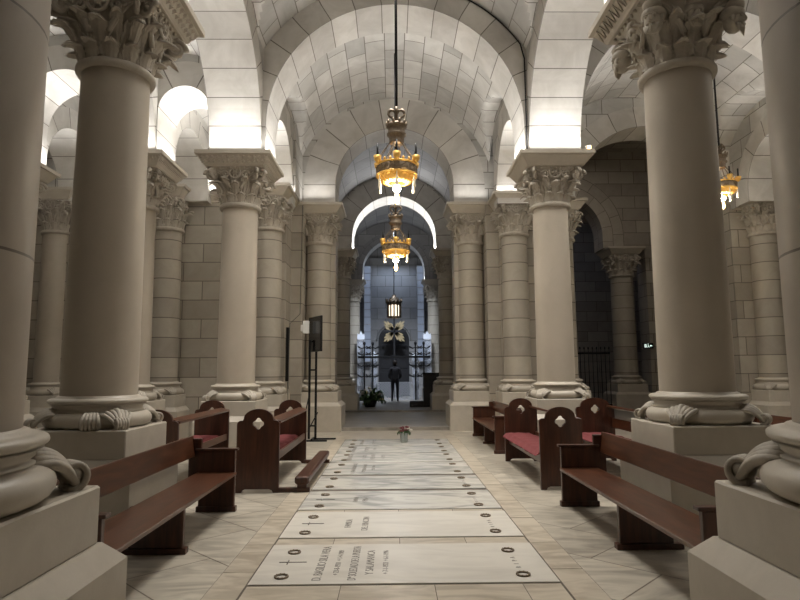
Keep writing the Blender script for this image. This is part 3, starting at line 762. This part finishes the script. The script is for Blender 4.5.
# ------------------------------------------------------------------ chandeliers
def chandelier(label,x,y,z,R,ztop,lit=True,scale=1):
    """z = height of the lower hoop"""
    t=thing('crown_chandelier',label,'chandelier',(x,y,z)); s=R/.30
    b=MB(); zc=1.03*s; b.tube([(0,0,zc),(0,0,ztop-z)],.022,8); 
    obj('rod',b,M_black,t)
    b=MB(); # canopy crown with fleurons
    b.lathe([(.02*s,zc-.06*s),(.03*s,zc-.16*s),(.06*s,zc-.19*s),(.155*s,zc-.20*s),(.16*s,zc-.245*s),(.13*s,zc-.255*s),(.13*s,zc-.34*s),(.15*s,zc-.35*s),(.15*s,zc-.38*s),(.12*s,zc-.40*s),(.11*s,zc-.47*s),(.12*s,zc-.49*s),(.09*s,zc-.52*s),(.02,zc-.52*s)],20)
    for k in range(10):
        a=k*pi/5; b.tube([(.145*s*cos(a),.145*s*sin(a),zc-.21*s),(.16*s*cos(a),.16*s*sin(a),zc-.15*s)],[.026*s,.012*s],5)
    for k in range(4):
        a=k*pi/2; 
        pts=[((.02+.0)*s*cos(a),.02*s*sin(a),zc-.16*s)]+[((.07+.055*sin(q))*s*cos(a),(.07+.055*sin(q))*s*sin(a),zc+(-.02-.06*cos(q))*s) for q in (0,.7,1.4,2.1,2.9,3.8,4.6)]
        b.tube(pts,[.022*s]*4+[.026*s]*2+[.02*s]*2,6)
    b.tube([(0,0,zc-.18*s),(0,0,zc+.05*s)],[.03*s,.02*s],6)
    obj('canopy',b,M_bronze,t)
    for k in range(6):
        b=MB(); a=k*pi/3+.2
        for i in range(14):
            q=i/13; r0=.09*s+(R-.09*s)*q; zz=zc-.48*s+(-.0-(zc-.48*s)+.26*s)*q
            b.ball((r0*cos(a),r0*sin(a),zz),.010*s,5,4,sc=(1,1,1.9))
        b.tube([(.09*s*cos(a),.09*s*sin(a),zc-.48*s),(R*cos(a),R*sin(a),.2*s)],.004*s,4)
        obj('chain',b,M_bronze,t)
    b=MB(); n=36
    b.lathe([(R*.95,0.0),(R*1.02,0),(R*1.02,.17*s),(R*.95,.17*s),(R*.95,0)],n)
    for k in range(20):
        a=2*pi*k/20; b.tube([(R*1.03*cos(a+.1*q),R*1.03*sin(a+.1*q),(.085+.05*sin(2*pi*q/4))*s) for q in (-1.5,-1,-.5,0,.5,1,1.5)],.010*s,5)
    ringo=obj('hoop',b,M_bronze,t)
    b=MB()
    for zz in (.005,.165):
        b.lathe([(R*.98,(zz-.018)*s),(R*1.06,(zz-.012)*s),(R*1.06,(zz+.012)*s),(R*.98,(zz+.018)*s)],n)
    for k in range(20):
        a=2*pi*k/20; b.ball((R*1.03*cos(a),R*1.03*sin(a),.20*s),.020*s,6,5,sc=(1,1,1.4))
    obj('gilded_band',b,M_brass if lit else M_bronze,ringo)
    b=MB()
    # gilded pierced bowl below the hoop
    b.lathe([(R*.98,0),(R*.93,-.035*s),(R*.74,-.085*s),(R*.45,-.105*s)],n)
    b.lathe([(R*.43,-.108*s),(R*.73,-.09*s),(R*.92,-.04*s),(R*.96,0)],n)
    for k in range(20):
        for f in (-1,1):
            a=2*pi*k/20; b.tube([(R*1.0*cos(a),R*1.0*sin(a),0),(R*.94*cos(a+.1*f),R*.94*sin(a+.1*f),-.04*s),(R*.75*cos(a+.2*f),R*.75*sin(a+.2*f),-.09*s),(R*.45*cos(a+.3*f),R*.45*sin(a+.3*f),-.11*s)],.009*s,5)
    obj('gilded_bowl',b,M_brass if lit else M_bronze,t)
    for k in range(6):
        a=k*pi/3+.52; b=MB(); cx_,cy_=R*1.12*cos(a),R*1.12*sin(a)
        b.lathe([(.01,.15*s),(.05*s,.2*s),(.062*s,.27*s),(.05*s,.27*s),(.01,.22*s)],10,cx_,cy_); b.ball((cx_,cy_,.2*s),.03*s,8,6)
        o=obj('candle_cup',b,M_brass if lit else M_bronze,t)
        b=MB(); b.tube([(cx_,cy_,.26*s),(cx_,cy_,.46*s)],.016*s,6); obj('candle',b,M_black,t,'thin black candle')
        b=MB(); b.tube([(R*cos(a),R*sin(a),0),(R*cos(a),R*sin(a),-.08*s)],.008*s,5); b.lathe([(.005,-.07*s),(.022*s,-.1*s),(.018*s,-.15*s),(.03*s,-.2*s),(.004,-.23*s)],8,R*cos(a),R*sin(a)); obj('drop_pendant',b,M_petal if lit else M_bronze,t)
    if lit:
        b=MB(); b.lathe([(.003,-.44*s),(.03*s,-.42*s),(.045*s,-.36*s),(.03*s,-.31*s),(.035*s,-.285*s)],14); obj('lamp_glass',b,M_warm,t,'glowing hanging lamp glass')
        b=MB(); b.ball((0,0,-.19*s),.06*s,12,8); obj('bulb',b,M_bulb,t)
    return t
chandelier('hanging gilded crown chandelier nearest the camera, with the dazzling bulb',0,8.8,4.50,.30,9.2)
chandelier('smaller looking second gilded crown chandelier hanging below and behind the first',0.01,13.25,4.22,.30,9.0)
chandelier('gilded crown chandelier in the right aisle, half hidden by the right front column',7.50,13.1,5.60,.30,8.7)
t=thing('hanging_lantern','small dull bronze lantern with lit slits hanging deep in the passage above the black door','lantern',(0.0,25.5,3.80))
b=MB(); b.tube([(0,0,.95),(0,0,5.0)],.02,6); obj('rod',b,M_black,t)
b=MB(); b.lathe([(.3,0),(.3,.04),(.27,.06)],12); b.lathe([(.27,.56),(.32,.58),(.34,.66),(.26,.72),(.2,.85),(.1,.9),(.08,1.0)],12)
for k in range(12): a=2*pi*k/12; b.tube([(.28*cos(a),.28*sin(a),.02),(.28*cos(a),.28*sin(a),.6)],.035,5); b.tube([(.32*cos(a),.32*sin(a),.62),(.34*cos(a),.34*sin(a),.82)],.03,5)
obj('lantern_cage',b,M_bronze,t)
b=MB(); b.lathe([(.2,.05),(.22,.1),(.22,.5),(.2,.55)],12); obj('lamp_glass',b,M_candle,t,'glowing inner glass')

# ------------------------------------------------------------------ screen stand, speaker, cables
t=thing('screen_stand','tall black metal stand holding a dark screen beside the left passage column','stand',(-1.79,13.6,0))
b=MB(); b.cbox(-.10,.42,.10,.15,.0,.035,.004); b.cbox(-.32,.26,-.28,-.23,.0,.035,.004); b.cbox(-.10,-.06,-.28,.15,.03,.06,.004); obj('base_bar',b,M_black,t)
b=MB(); b.cbox(-.20,-.15,-.02,.02,.03,2.25,.004); obj('pole',b,M_black,t)
b=MB(); b.cbox(-.06,-.01,.04,.08,.03,2.15,.004); obj('pole',b,M_black,t)
for z in (.3,1.55,2.2): b=MB(); b.cbox(-.18,-.02,.01,.04,z,z+.035,.004); obj('cross_bar',b,M_black,t)
for p_,q_ in (((-.34,0,.2),(-.19,0,.95)),((.02,0,.62),(-.16,0,.28))): b=MB(); b.tube([p_,q_],.013,6); obj('brace',b,M_black,t)
t2=thing('flat_screen','dark flat screen turned edge-on towards the camera, mounted on the black stand','screen',(-1.83,13.52,2.38),-1.05)
b=MB(); b.cbox(-.36,.36,-.022,.022,-.40,.40,.006); obj('screen_frame',b,M_black,t2)
b=MB(); b.cbox(-.34,.34,-.026,-.021,-.38,.38,.002); obj('screen_glass',b,M_screen,t2)
b=MB(); b.cbox(-.07,.07,-.05,.05,-.15,.14,.01); b.cbox(-.12,-.06,-.03,.04,-.10,.05,.01); tag(obj('control_box',b,M_white,loc=(-2.06,13.62,2.55)),'small white box fixed at the upper left of the dark flat screen','box')
b=MB(); b.cbox(-.035,.035,-.045,.045,-.65,.65,.008); b.cbox(-.02,.02,.04,.12,.3,.4,.004); b.cbox(-.02,.02,.04,.12,-.4,-.3,.004)
tag(obj('column_speaker',b,M_black,loc=(-2.62,14.42 ,1.95)),'thin tall dark speaker on the left pier, left of the screen stand','speaker')
b=MB(); b.tube([(-2.62,14.49,1.32),(-2.58,14.48,2.7),(-2.45,15.2,3.0),(-2.44,15.32,5.9)],.008,5); b.tube([(-2.60,14.42,1.29),(-2.56,14.3,.6),(-2.45,14.1,.02)],.008,5)
tag(obj('speaker_cable',b,M_black),'thin cable running down the left pier to the floor past the tall speaker','cable')
b=MB(); R=2.96; b.tube([(R*sin(q),YC-.53,6.25+R*cos(q)) for q in [i*.98/16 for i in range(17)]]+[(2.53,YC-.53,7.6),(2.53,YC-.53,5.72)],.014,6)
tag(obj('arch_cable',b,M_black),'black cable following the right edge of the big transverse arch','cable')

# ------------------------------------------------------------------ vase with flowers, bouquet, person, grille, cross, door
t=thing('flower_vase','small glass vase of red and white flowers on the farthest tomb slab','vase',(.16,12.97,.013))
b=MB(); b.lathe([(.075,0),(.08,.01),(.082,.2),(.075,.2),(.072,.02),(.001,.02)],20); b.lathe([(.001,0),(.075,0)],20); obj('vase_body',b,M_glass,t)
b=MB()
for k in range(6):
    a=k*2.4; b.tube([(.02*cos(a),.02*sin(a),.03),(.05*cos(a),.05*sin(a),.2),(.11*cos(a),.11*sin(a),.27)],.005,5)
    leaf(b,T(.04*cos(a),.04*sin(a),.2,a)@Matrix.Rotation(1.2,4,'Y'),.03,.09,.04)
obj('stems',b,M_leafg,t)
rnd=random.Random(5)
for nm,mt,cnt in (('red_flower',M_petalr,10),('white_flower',M_petal,5)):
    b=MB()
    for k in range(cnt):
        a=rnd.uniform(0,6.28); r_=rnd.uniform(.01,.17 if mt is M_petal else .11); c=(r_*cos(a),r_*sin(a),rnd.uniform(.24,.33))
        b=MB()
        for j in range(6): q=j*pi/3; b.ball((c[0]+.02*cos(q),c[1]+.02*sin(q),c[2]),.018,6,4)
        b.ball((c[0],c[1],c[2]+.008),.016,6,4)
        obj(nm,b,mt,t)
t=thing('floor_bouquet','bouquet of white and yellow flowers on the floor left of the iron grille','bouquet',(-.95,23.2,.15))
b=MB(); b.lathe([(.001,0),(.2,0),(.28,.25),(.25,.25),(.18,.05)],16); obj('pot',b,M_black,t)
b=MB()
for k in range(46):
    a=rnd.uniform(0,6.28); e=rnd.uniform(.1,1.35); leaf(b,T(.12*cos(a),.12*sin(a),.22,a)@Matrix.Rotation(e,4,'Y'),.13,rnd.uniform(.3,.5),.15,nu=4,nv=6)
obj('leaves',b,M_leafg,t)
for nm,mt,cnt in (('white_flower',M_petal,18),('yellow_flower',M_petaly,12)):
    b=MB()
    for k in range(cnt):
        a=rnd.uniform(0,6.28); r_=rnd.uniform(.05,.48); c=(r_*cos(a),r_*sin(a),.35+rnd.uniform(0,.35)-r_*.4+(.15 if mt is M_petal else -.08))
        b=MB()
        for j in range(6): q=j*pi/3; b.ball((c[0]+.04*cos(q),c[1]+.04*sin(q),c[2]),.038,6,4)
        b.ball((c[0],c[1],c[2]+.015),.035,6,4)
        obj(nm,b,mt,t)
t=thing('lectern_box','plain dark cabinet standing at the right of the passage behind the step','cabinet',(1.38,23.15,.15))
b=MB(); b.cbox(-.27,.33,-.25,.25,0,1.25,.01); b.cbox(-.8,-.27,-.2,.2,0,.22,.01); obj('body',b,M_door,t); b=MB(); b.cbox(-.30,.36,-.28,.28,1.25,1.30,.008); obj('top',b,M_black,t)

def skin(name,verts,edges,radii,mat,parent=None,sub=2,root=0):
    me=bpy.data.meshes.new(name); me.from_pydata(verts,edges,[]); me.update()
    o=bpy.data.objects.new(name,me); C.objects.link(o)
    o.modifiers.new('skin','SKIN'); me.skin_vertices or None
    sv=me.skin_vertices[0].data if me.skin_vertices else None
    if sv is None:
        bm=bmesh.new(); bm.from_mesh(me); bm.verts.layers.skin.verify(); bm.to_mesh(me); bm.free(); sv=me.skin_vertices[0].data
    for i,r in enumerate(radii): sv[i].radius=(r,r) if not hasattr(r,'__len__') else r
    sv[root].use_root=True
    m=o.modifiers.new('sub','SUBSURF'); m.levels=sub; m.render_levels=sub
    dg=bpy.context.evaluated_depsgraph_get(); dg.update(); m2=bpy.data.meshes.new_from_object(o.evaluated_get(dg)); bpy.data.objects.remove(o)
    for p in m2.polygons: p.use_smooth=True
    m2.materials.clear(); m2.materials.append(mat)
    q=bpy.data.objects.new(name,m2); C.objects.link(q)
    if parent: q.parent=parent
    return q
# person seen from behind, looking up at the cross (+Y)
P=thing('person','person in dark clothes seen from behind, standing before the black door','person',(.03,26.6,.15))
V=[(0,0,.98),(0,0,1.15),(0,.01,1.36),(0,.01,1.50),(0,.02,1.58),(0,.03,1.70),(0,.03,1.80),
   (.19,0,1.45),(.25,.02,1.18),(.20,.18,1.02),(.13,.26,1.08),(-.19,0,1.45),(-.25,.02,1.18),(-.20,.18,1.02),(-.13,.26,1.08),
   (.10,0,.90),(.115,.01,.50),(.12,-.02,.10),(.13,.12,.05),(-.10,0,.90),(-.115,.01,.50),(-.13,-.02,.10),(-.14,.12,.05)]
Ed=[(0,1),(1,2),(2,3),(3,4),(4,5),(5,6),(3,7),(7,8),(8,9),(9,10),(3,11),(11,12),(12,13),(13,14),(0,15),(15,16),(16,17),(17,18),(0,19),(19,20),(20,21),(21,22)]
Rr=[(.16,.12),(.15,.11),(.18,.12),(.12,.09),(.055,.055),(.09,.10),(.07,.08),.065,.05,.04,.032,.065,.05,.04,.032,.10,.065,.045,.045,.10,.065,.045,.045]
skin('body',V,Ed,Rr,M_cloth,P)
b=MB(); 
b.ball((0,.05,1.70),.092,14,10,sc=(.9,1,1.2)); b.ball((0,.15,1.69),.018,6,5)
for f in (-1,1): b.ball((f*.085,.03,1.70),.022,6,5,sc=(.5,1,1.4))
obj('head',b,M_skin,P,'face and ears')
b=MB(); b.ball((0,.015,1.735),.105,14,10,sc=(.92,1,1.1)); obj('hair',b,M_hair,P,'short dark hair')
V=[(0,0,.92),(0,0,1.12),(0,0,1.34),(0,0,1.48),(.19,-.01,1.45),(.26,.01,1.16),(.215,.15,1.04),(-.19,-.01,1.45),(-.26,.01,1.16),(-.215,.15,1.04)]
skin('jacket',V,[(0,1),(1,2),(2,3),(3,4),(4,5),(5,6),(3,7),(7,8),(8,9)],[(.185,.14),(.175,.13),(.2,.14),(.11,.10),.08,.066,.055,.08,.066,.055],M_coat,P)
for f in (-1,1):
    hb=MB(); hx,hy,hz=f*.13,.27,1.08
    hb.ball((hx,hy,hz),.038,10,8,sc=(.8,1.1,.55))
    for k in range(4):
        dx=(k-1.5)*.018; ln=(.055,.065,.06,.048)[k]
        hb.tube([(hx+dx,hy+.03,hz),(hx+dx,hy+.03+ln*.5,hz+.008),(hx+dx-f*.006,hy+.03+ln*.85,hz-.012),(hx+dx-f*.01,hy+.03+ln*.7,hz-.03)],[.009,.009,.008,.006],6)
    hb.tube([(hx-f*.025,hy-.01,hz),(hx-f*.05,hy+.015,hz+.01),(hx-f*.055,hy+.04,hz+.005)],[.011,.010,.007],6)
    obj('hand',hb,M_skin,P)
# processional cross with diagonal bursts of rays
t=thing('rayed_cross','tall dark cross with four dull gold bursts of rays standing before the black door','cross',(0.02,31.2,.15))
b=MB(); b.cbox(-.045,.045,-.03,.03,.35,4.45,.01); b.cbox(-.62,.62,-.03,.03,3.38,3.50,.01); b.cbox(-.4,.4,-.3,.3,0,.35,.02); obj('cross_body',b,M_door,t)
b=MB()
for k in range(4):
    for j in range(5):
        a=pi/4+k*pi/2+(j-2)*.19; Lr=(.42,.56,.68,.56,.42)[j]
        c,s_=cos(a),sin(a)
        q=[(.08*c-.05*s_,0,.08*s_+.05*c),(.08*c+.05*s_,0,.08*s_-.05*c),(Lr*c+.05*s_,0,Lr*s_-.05*c),((Lr+.10)*c,0,(Lr+.10)*s_),(Lr*c-.05*s_,0,Lr*s_+.05*c)]
        vs=[(x,.0,z+3.44) for x,_,z in q]+[(x,.03,z+3.44) for x,_,z in q]
        b.add(vs,[(4,3,2,1,0),(5,6,7,8,9)]+[(i,(i+1)%5,5+(i+1)%5,5+i) for i in range(5)])
obj('rays',b,M_gold,t)
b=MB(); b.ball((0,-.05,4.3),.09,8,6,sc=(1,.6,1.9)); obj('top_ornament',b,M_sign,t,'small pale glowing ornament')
# door in the chapel wall
t=bpy.data.objects.new('door_1',None); C.objects.link(t); t.location=(.0,32.45,.15); t['kind']='structure'
b=MB(); o=[(-.84,0),(.84,0),(.84,3.0)]+[(.84*cos(pi*i/20),3.0+.84*sin(pi*i/20)) for i in range(1,20)]+[(-.84,3.0)]
b.panel(o,[],.08,Matrix.Identity(4)); 
for x in (-.42,.42): b.cbox(x-.3,x+.3,-.03,0,.2,1.3,.01); b.cbox(x-.3,x+.3,-.03,0,1.5,2.8,.01)
obj('door_leaf',b,M_door,t)
b=MB(); b.box(-1.56,-.84,.0,.2,0,7.6); b.box(.84,1.66,.0,.2,0,7.6)
for i in range(20):
    a0,a1=pi*i/20,pi*(i+1)/20
    b.add([(.84*cos(a0),0,3.0+.84*sin(a0)),(.84*cos(a1),0,3.0+.84*sin(a1)),(.84*cos(a1),0,7.6),(.84*cos(a0),0,7.6)],[(0,1,2,3)])
w=struct('wall_door_recess',b,M_darkst); w.location=(0,32.42,.15)
# raised voussoir trim round the door
b=MB(); b.tube([(.95*cos(pi*i/20),-.03,3.0+.95*sin(pi*i/20)) for i in range(21)],.035,6); o=struct('trim_64',b,M_darkst); o.location=(0,32.42,.15)
# tall pale windows either side
for i,s in enumerate((-1,1)):
    t=bpy.data.objects.new('window_%d'%(i+1),None); C.objects.link(t); t['kind']='structure'; t.location=(s*1.42+(.04 if s>0 else 0),31.9,2.0)
    b=MB(); b.box(-.17,.17,.03,.06,0,5.2); obj('pane',b,M_pane,t)
    b=MB()
    for z in range(0,14): b.box(-.18,.18,0,.03,z*.4,z*.4+.03)
    b.box(-.2,-.17,0,.08,0,5.25); b.box(.17,.2,0,.08,0,5.25); obj('window_frame',b,M_darkst,t)
# iron grille with lily branches and pale lattice panels
t=thing('iron_grille','black iron grille with a long top rail and flower branches across the chapel entrance','grille',(0,28.4,.15))
b=MB(); b.cbox(-1.72,1.72,-.02,.02,1.98,2.08,.006); obj('top_rail',b,M_black,t)
for x in (-1.42,-1.02,1.02,1.42):
    b=MB(); b.cbox(x-.035,x+.035,-.035,.035,0,2.6,.006); b.ball((x,0,2.68),.07,8,6,sc=(1,1,1.4))
    for z in (1.15,1.65,2.2,2.5):
        for f in (-1,1):
            b.tube([(x,0,z),(x+f*.12,0,z-.06),(x+f*.26,0,z+.0),(x+f*.32,0,z+.07)],[.02,.035,.05,.012],6)
    obj('post',b,M_black,t)
def lattice(label,x0,x1,z1,y,ogee):
    t=thing('lattice_panel',label,'screen panel',((x0+x1)/2,y,.15)); w=x1-x0; b=MB()
    if ogee:
        o=[(-w/2,0),(w/2,0),(w/2,z1-.25),(w/2*.85,z1-.12),(w/2*.5,z1-.18),(0,z1),(-w/2*.5,z1-.18),(-w/2*.85,z1-.12),(-w/2,z1-.25)]
        b.panel(o,[],.03,Matrix.Identity(4)); obj('panel',b,M_pane2,t)
    b=MB(); st=.13
    k=-int((w+z1)/st)
    while k*st<w/2+z1:
        for sgn in (1,-1):
            # diagonal bars clipped to the rectangle
            pts=[]
            for q in range(0,41):
                zz=z1*.86*q/40; xx=(k*st+zz)*sgn
                if -w/2<=xx<=w/2: pts.append((xx,-.03,zz))
            if len(pts)>1: b.tube([pts[0],pts[-1]],.012,4,sm=False)
        k+=1
    b.box(-w/2,-w/2+.03,-.05,-.01,0,z1*.88); b.box(w/2-.03,w/2,-.05,-.01,0,z1*.88); b.box(-w/2,w/2,-.05,-.01,0,.04); b.box(-w/2,w/2,-.05,-.01,z1*.86,z1*.88)
    obj('lattice',b,M_lace,t); return t
M_pane2=plain('pale enamel panel',(.72,.76,.84),.5)
lattice('tall pale pointed panel at the far left end behind the grille',-1.78,-1.42,3.3,28.70,True)
lattice('short pale pointed panel left of the black door behind the grille',-1.12,-.80,2.35,28.70,True)
lattice('short pale pointed panel right of the black door behind the grille',.88,1.20,2.35,28.70,True)
lattice('tall pale pointed panel at the far right end behind the grille',1.42,1.80,3.3,28.70,True)
lattice('low pale lattice screen left of the person',-.78,-.02,.95,28.70,False)
lattice('low pale lattice screen right of the person',.02,.86,.95,28.70,False)
# fence and sign in the dark side chapel
t=thing('iron_fence','black iron fence across the dark chapel opening behind the right row column','fence',(5.85,21.3,.15))
b=MB(); b.cbox(-1.9,1.9,-.02,.02,1.93,2.0,.005); b.cbox(-1.9,1.9,-.02,.02,.1,.16,.005); obj('rail',b,M_black,t)
for i in range(26):
    x=-1.88+i*.15; b=MB(); b.tube([(x,0,.02),(x,0,2.12)],.014,6); b.ball((x,0,2.15),.03,6,5,sc=(1,1,1.8)); obj('bar',b,M_black,t)
t=thing('exit_sign','small dark sign with pale symbols on the wall of the unlit right chapel','sign',(9.25,21.55,2.38))
b=MB(); b.cbox(-.19,.19,-.02,.02,-.1,.1,.004); obj('sign_board',b,M_door,t)
b=MB(); b.box(-.14,-.06,-.026,-.02,-.06,.06); b.tube([(-.01,-.024,.05),(0,-.024,0),(-.03,-.024,-.06)],.012,5); b.tube([(0,-.024,0),(.04,-.024,-.06)],.01,5); b.ball((.0,-.024,.07),.016,6,5)
b.box(.07,.15,-.026,-.02,-.012,.012); b.panel([(.06,0),(.1,.04),(.1,-.04)],[],.006,Matrix.Translation((0,-.026,0))); obj('pictogram',b,M_sign,t)
b=MB(); b.cbox(-.05,.05,-.04,.04,0,.10,.01); b.cbox(-.035,.035,-.045,-.03,.02,.08,.004,mi=1)
tag(obj('spotlight_fixture',b,[M_white,M_warm],loc=(3.68,YC-.62,ZC)),'small spotlight on the outer corner of the right row column slab','lamp')

# ------------------------------------------------------------------ lights
def area(x,y,z,sx,sy,power,col=(1,.95,.88),rot=(pi,0,0),nm='uplight',spread=None):
    l=bpy.data.lights.new(nm,'AREA'); l.shape='RECTANGLE'; l.size=sx; l.size_y=sy; l.energy=power; l.color=col
    if spread: l.spread=spread
    o=bpy.data.objects.new(nm,l); C.objects.link(o); o.location=(x,y,z); o.rotation_euler=rot; return o
W=(1,.97,.93)
def cap_lights(x,y,z,p,sides='nsew',off=.64,ln=1.0):
    for s in sides:
        dx,dy={'n':(0,1),'s':(0,-1),'e':(1,0),'w':(-1,0)}[s]
        area(x+dx*off,y+dy*off,z+.03,ln if dy else .1,.1 if dy else ln,p,W,spread=2.1)
for sx in (-1,1):
    cap_lights(sx*XN,YC,ZC,10,'s'); cap_lights(sx*XN,YC,ZC,15,'ew'); cap_lights(sx*XN,YC,ZC,48,'n'); cap_lights(sx*XN,YB,ZC,24)
    cap_lights(sx*2.07,YD,ZD,3.5,'s',.64,.8); cap_lights(sx*2.9,YD1,ZD,3.5,'s',.5,.8)
    cap_lights(sx*2.07,YA,ZD,4,'n',.62,.8)
cap_lights(XL2,YC,ZC,8); cap_lights(XL2,YB,ZC,10); cap_lights(XL3,YC,ZC,12)
cap_lights(XR,YC,ZC,22); cap_lights(XR,YB,ZC,22)
area(-6.2,14.42,ZD+.02,3.4,.1,34,W); area(-3.9,14.42,ZD+.02,1.2,.1,12,W)
area(10.5,15.0,ZD+.02,2.0,.1,25,W)
for sx in (-1,1):
    area(sx*1.50,22.25,6.03,.1,1.0,60,(1,1,1))
    area(sx*1.50,29.9,6.08,.1,.8,10,(.9,.95,1))
area(0,8.8,9.1,2.2,2.2,170,(1,.95,.88),(0,0,0),'added overhead fill',1.9)  # soft fills added high under the vaults to brighten floor and lower stone
area(0,4.3,9.1,1.6,1.6,16,(1,.95,.88),(0,0,0),'added overhead fill',1.9)
area(0,12.6,8.95,2.0,1.0,60,(1,.95,.88),(0,0,0),'added overhead fill',1.9)
area(6.2,8.8,8.9,2.2,2.2,130,(1,.95,.88),(0,0,0),'added overhead fill',1.9)
area(-6.4,8.8,7.9,1.0,2.2,70,(1,.95,.88),(0,0,0),'added overhead fill',1.9)
def point(x,y,z,p,col,r=.06):
    l=bpy.data.lights.new('lamp','POINT'); l.energy=p; l.color=col; l.shadow_soft_size=r
    o=bpy.data.objects.new('lamp',l); C.objects.link(o); o.location=(x,y,z)
for (x,y,z) in ((0,8.8,4.5),(.01,13.25,4.22),(7.50,13.1,5.60)):
    point(x,y,z-.30,16,(1,.88,.7),.04); point(x,y,z+.02,5,(1,.75,.4),.05)
    for q in range(6): point(x+.50*cos(q*pi/3),y+.50*sin(q*pi/3),z-.12,1.2,(1,.78,.45),.03)
# cool light in the far chapel
area(0,31.3,7.3,1.5,.6,26,(.62,.76,1),rot=(0,0,0),nm='chapel light')
area(0,25.2,7.6,1.2,.6,85,(.8,.88,1),rot=(.60,0,0),nm='added lattice fill',spread=1.2)  # aimed fill added to brighten the pale lattice panels, no fixture here
area(6.3,18.5,9.2,1.5,1.5,26,(1,.9,.8),rot=(0,0,0),nm='added side chapel fill')  # this and the bluish one below are fills added to lift the unlit chapel
area(6.3,25,9,1.5,1.5,12,(.6,.7,1),rot=(0,0,0),nm='added side chapel fill')

# ------------------------------------------------------------------ world, camera, view
w=bpy.data.worlds.new('World'); SC.world=w; w.use_nodes=True
w.node_tree.nodes['Background'].inputs[0].default_value=(.9,.88,.85,1); w.node_tree.nodes['Background'].inputs[1].default_value=.05
f_,pitch,yaw,roll=592.34,.118,.0133,.0061
cam=bpy.data.cameras.new('Camera'); co=bpy.data.objects.new('Camera',cam); C.objects.link(co); SC.camera=co
cam.sensor_fit='HORIZONTAL'; cam.sensor_width=36; cam.lens=f_*36/800; cam.clip_start=.05; cam.clip_end=200
# camera axes in the world
R1=Matrix.Rotation(-yaw,3,'Z')   # turn right
fwd=Vector((sin(-yaw)*-1*-1 if False else -sin(yaw)*-1,cos(yaw),0))
# view coords: x' = c x - s y ; y' = s x + c y  (world -> yawed)
ex=Vector((cos(yaw),-sin(yaw),0)); ey=Vector((sin(yaw),cos(yaw),0)); ez=Vector((0,0,1))
d=ey*cos(pitch)+ez*sin(pitch); u=-ey*sin(pitch)+ez*cos(pitch)
cr,sr=cos(roll),sin(roll)
# screen a' = c a - s b ; b' = s a + c b
rx=ex*cr-u*sr; uy=ex*sr+u*cr
co.matrix_world=Matrix(((rx.x,uy.x,-d.x,-.0789),(rx.y,uy.y,-d.y,0),(rx.z,uy.z,-d.z,1.55),(0,0,0,1)))
SC.view_settings.view_transform='Standard'; SC.view_settings.look='None'; SC.view_settings.gamma=1; SC.view_settings.exposure=0.6
SC.view_settings.use_curve_mapping=False
SC.cycles.max_bounces=8; SC.cycles.diffuse_bounces=5; SC.cycles.use_denoising=True; SC.cycles.sample_clamp_indirect=4
# columns beyond the frame only carry the arches: part of the setting
for o in C.objects:
    if o.parent is None and 'out of view' in o.get('label','') or o.get('label','').startswith('smooth column far right'):
        o['kind']='structure'
        for k in ('label','category','group'):
            if k in o: del o[k]
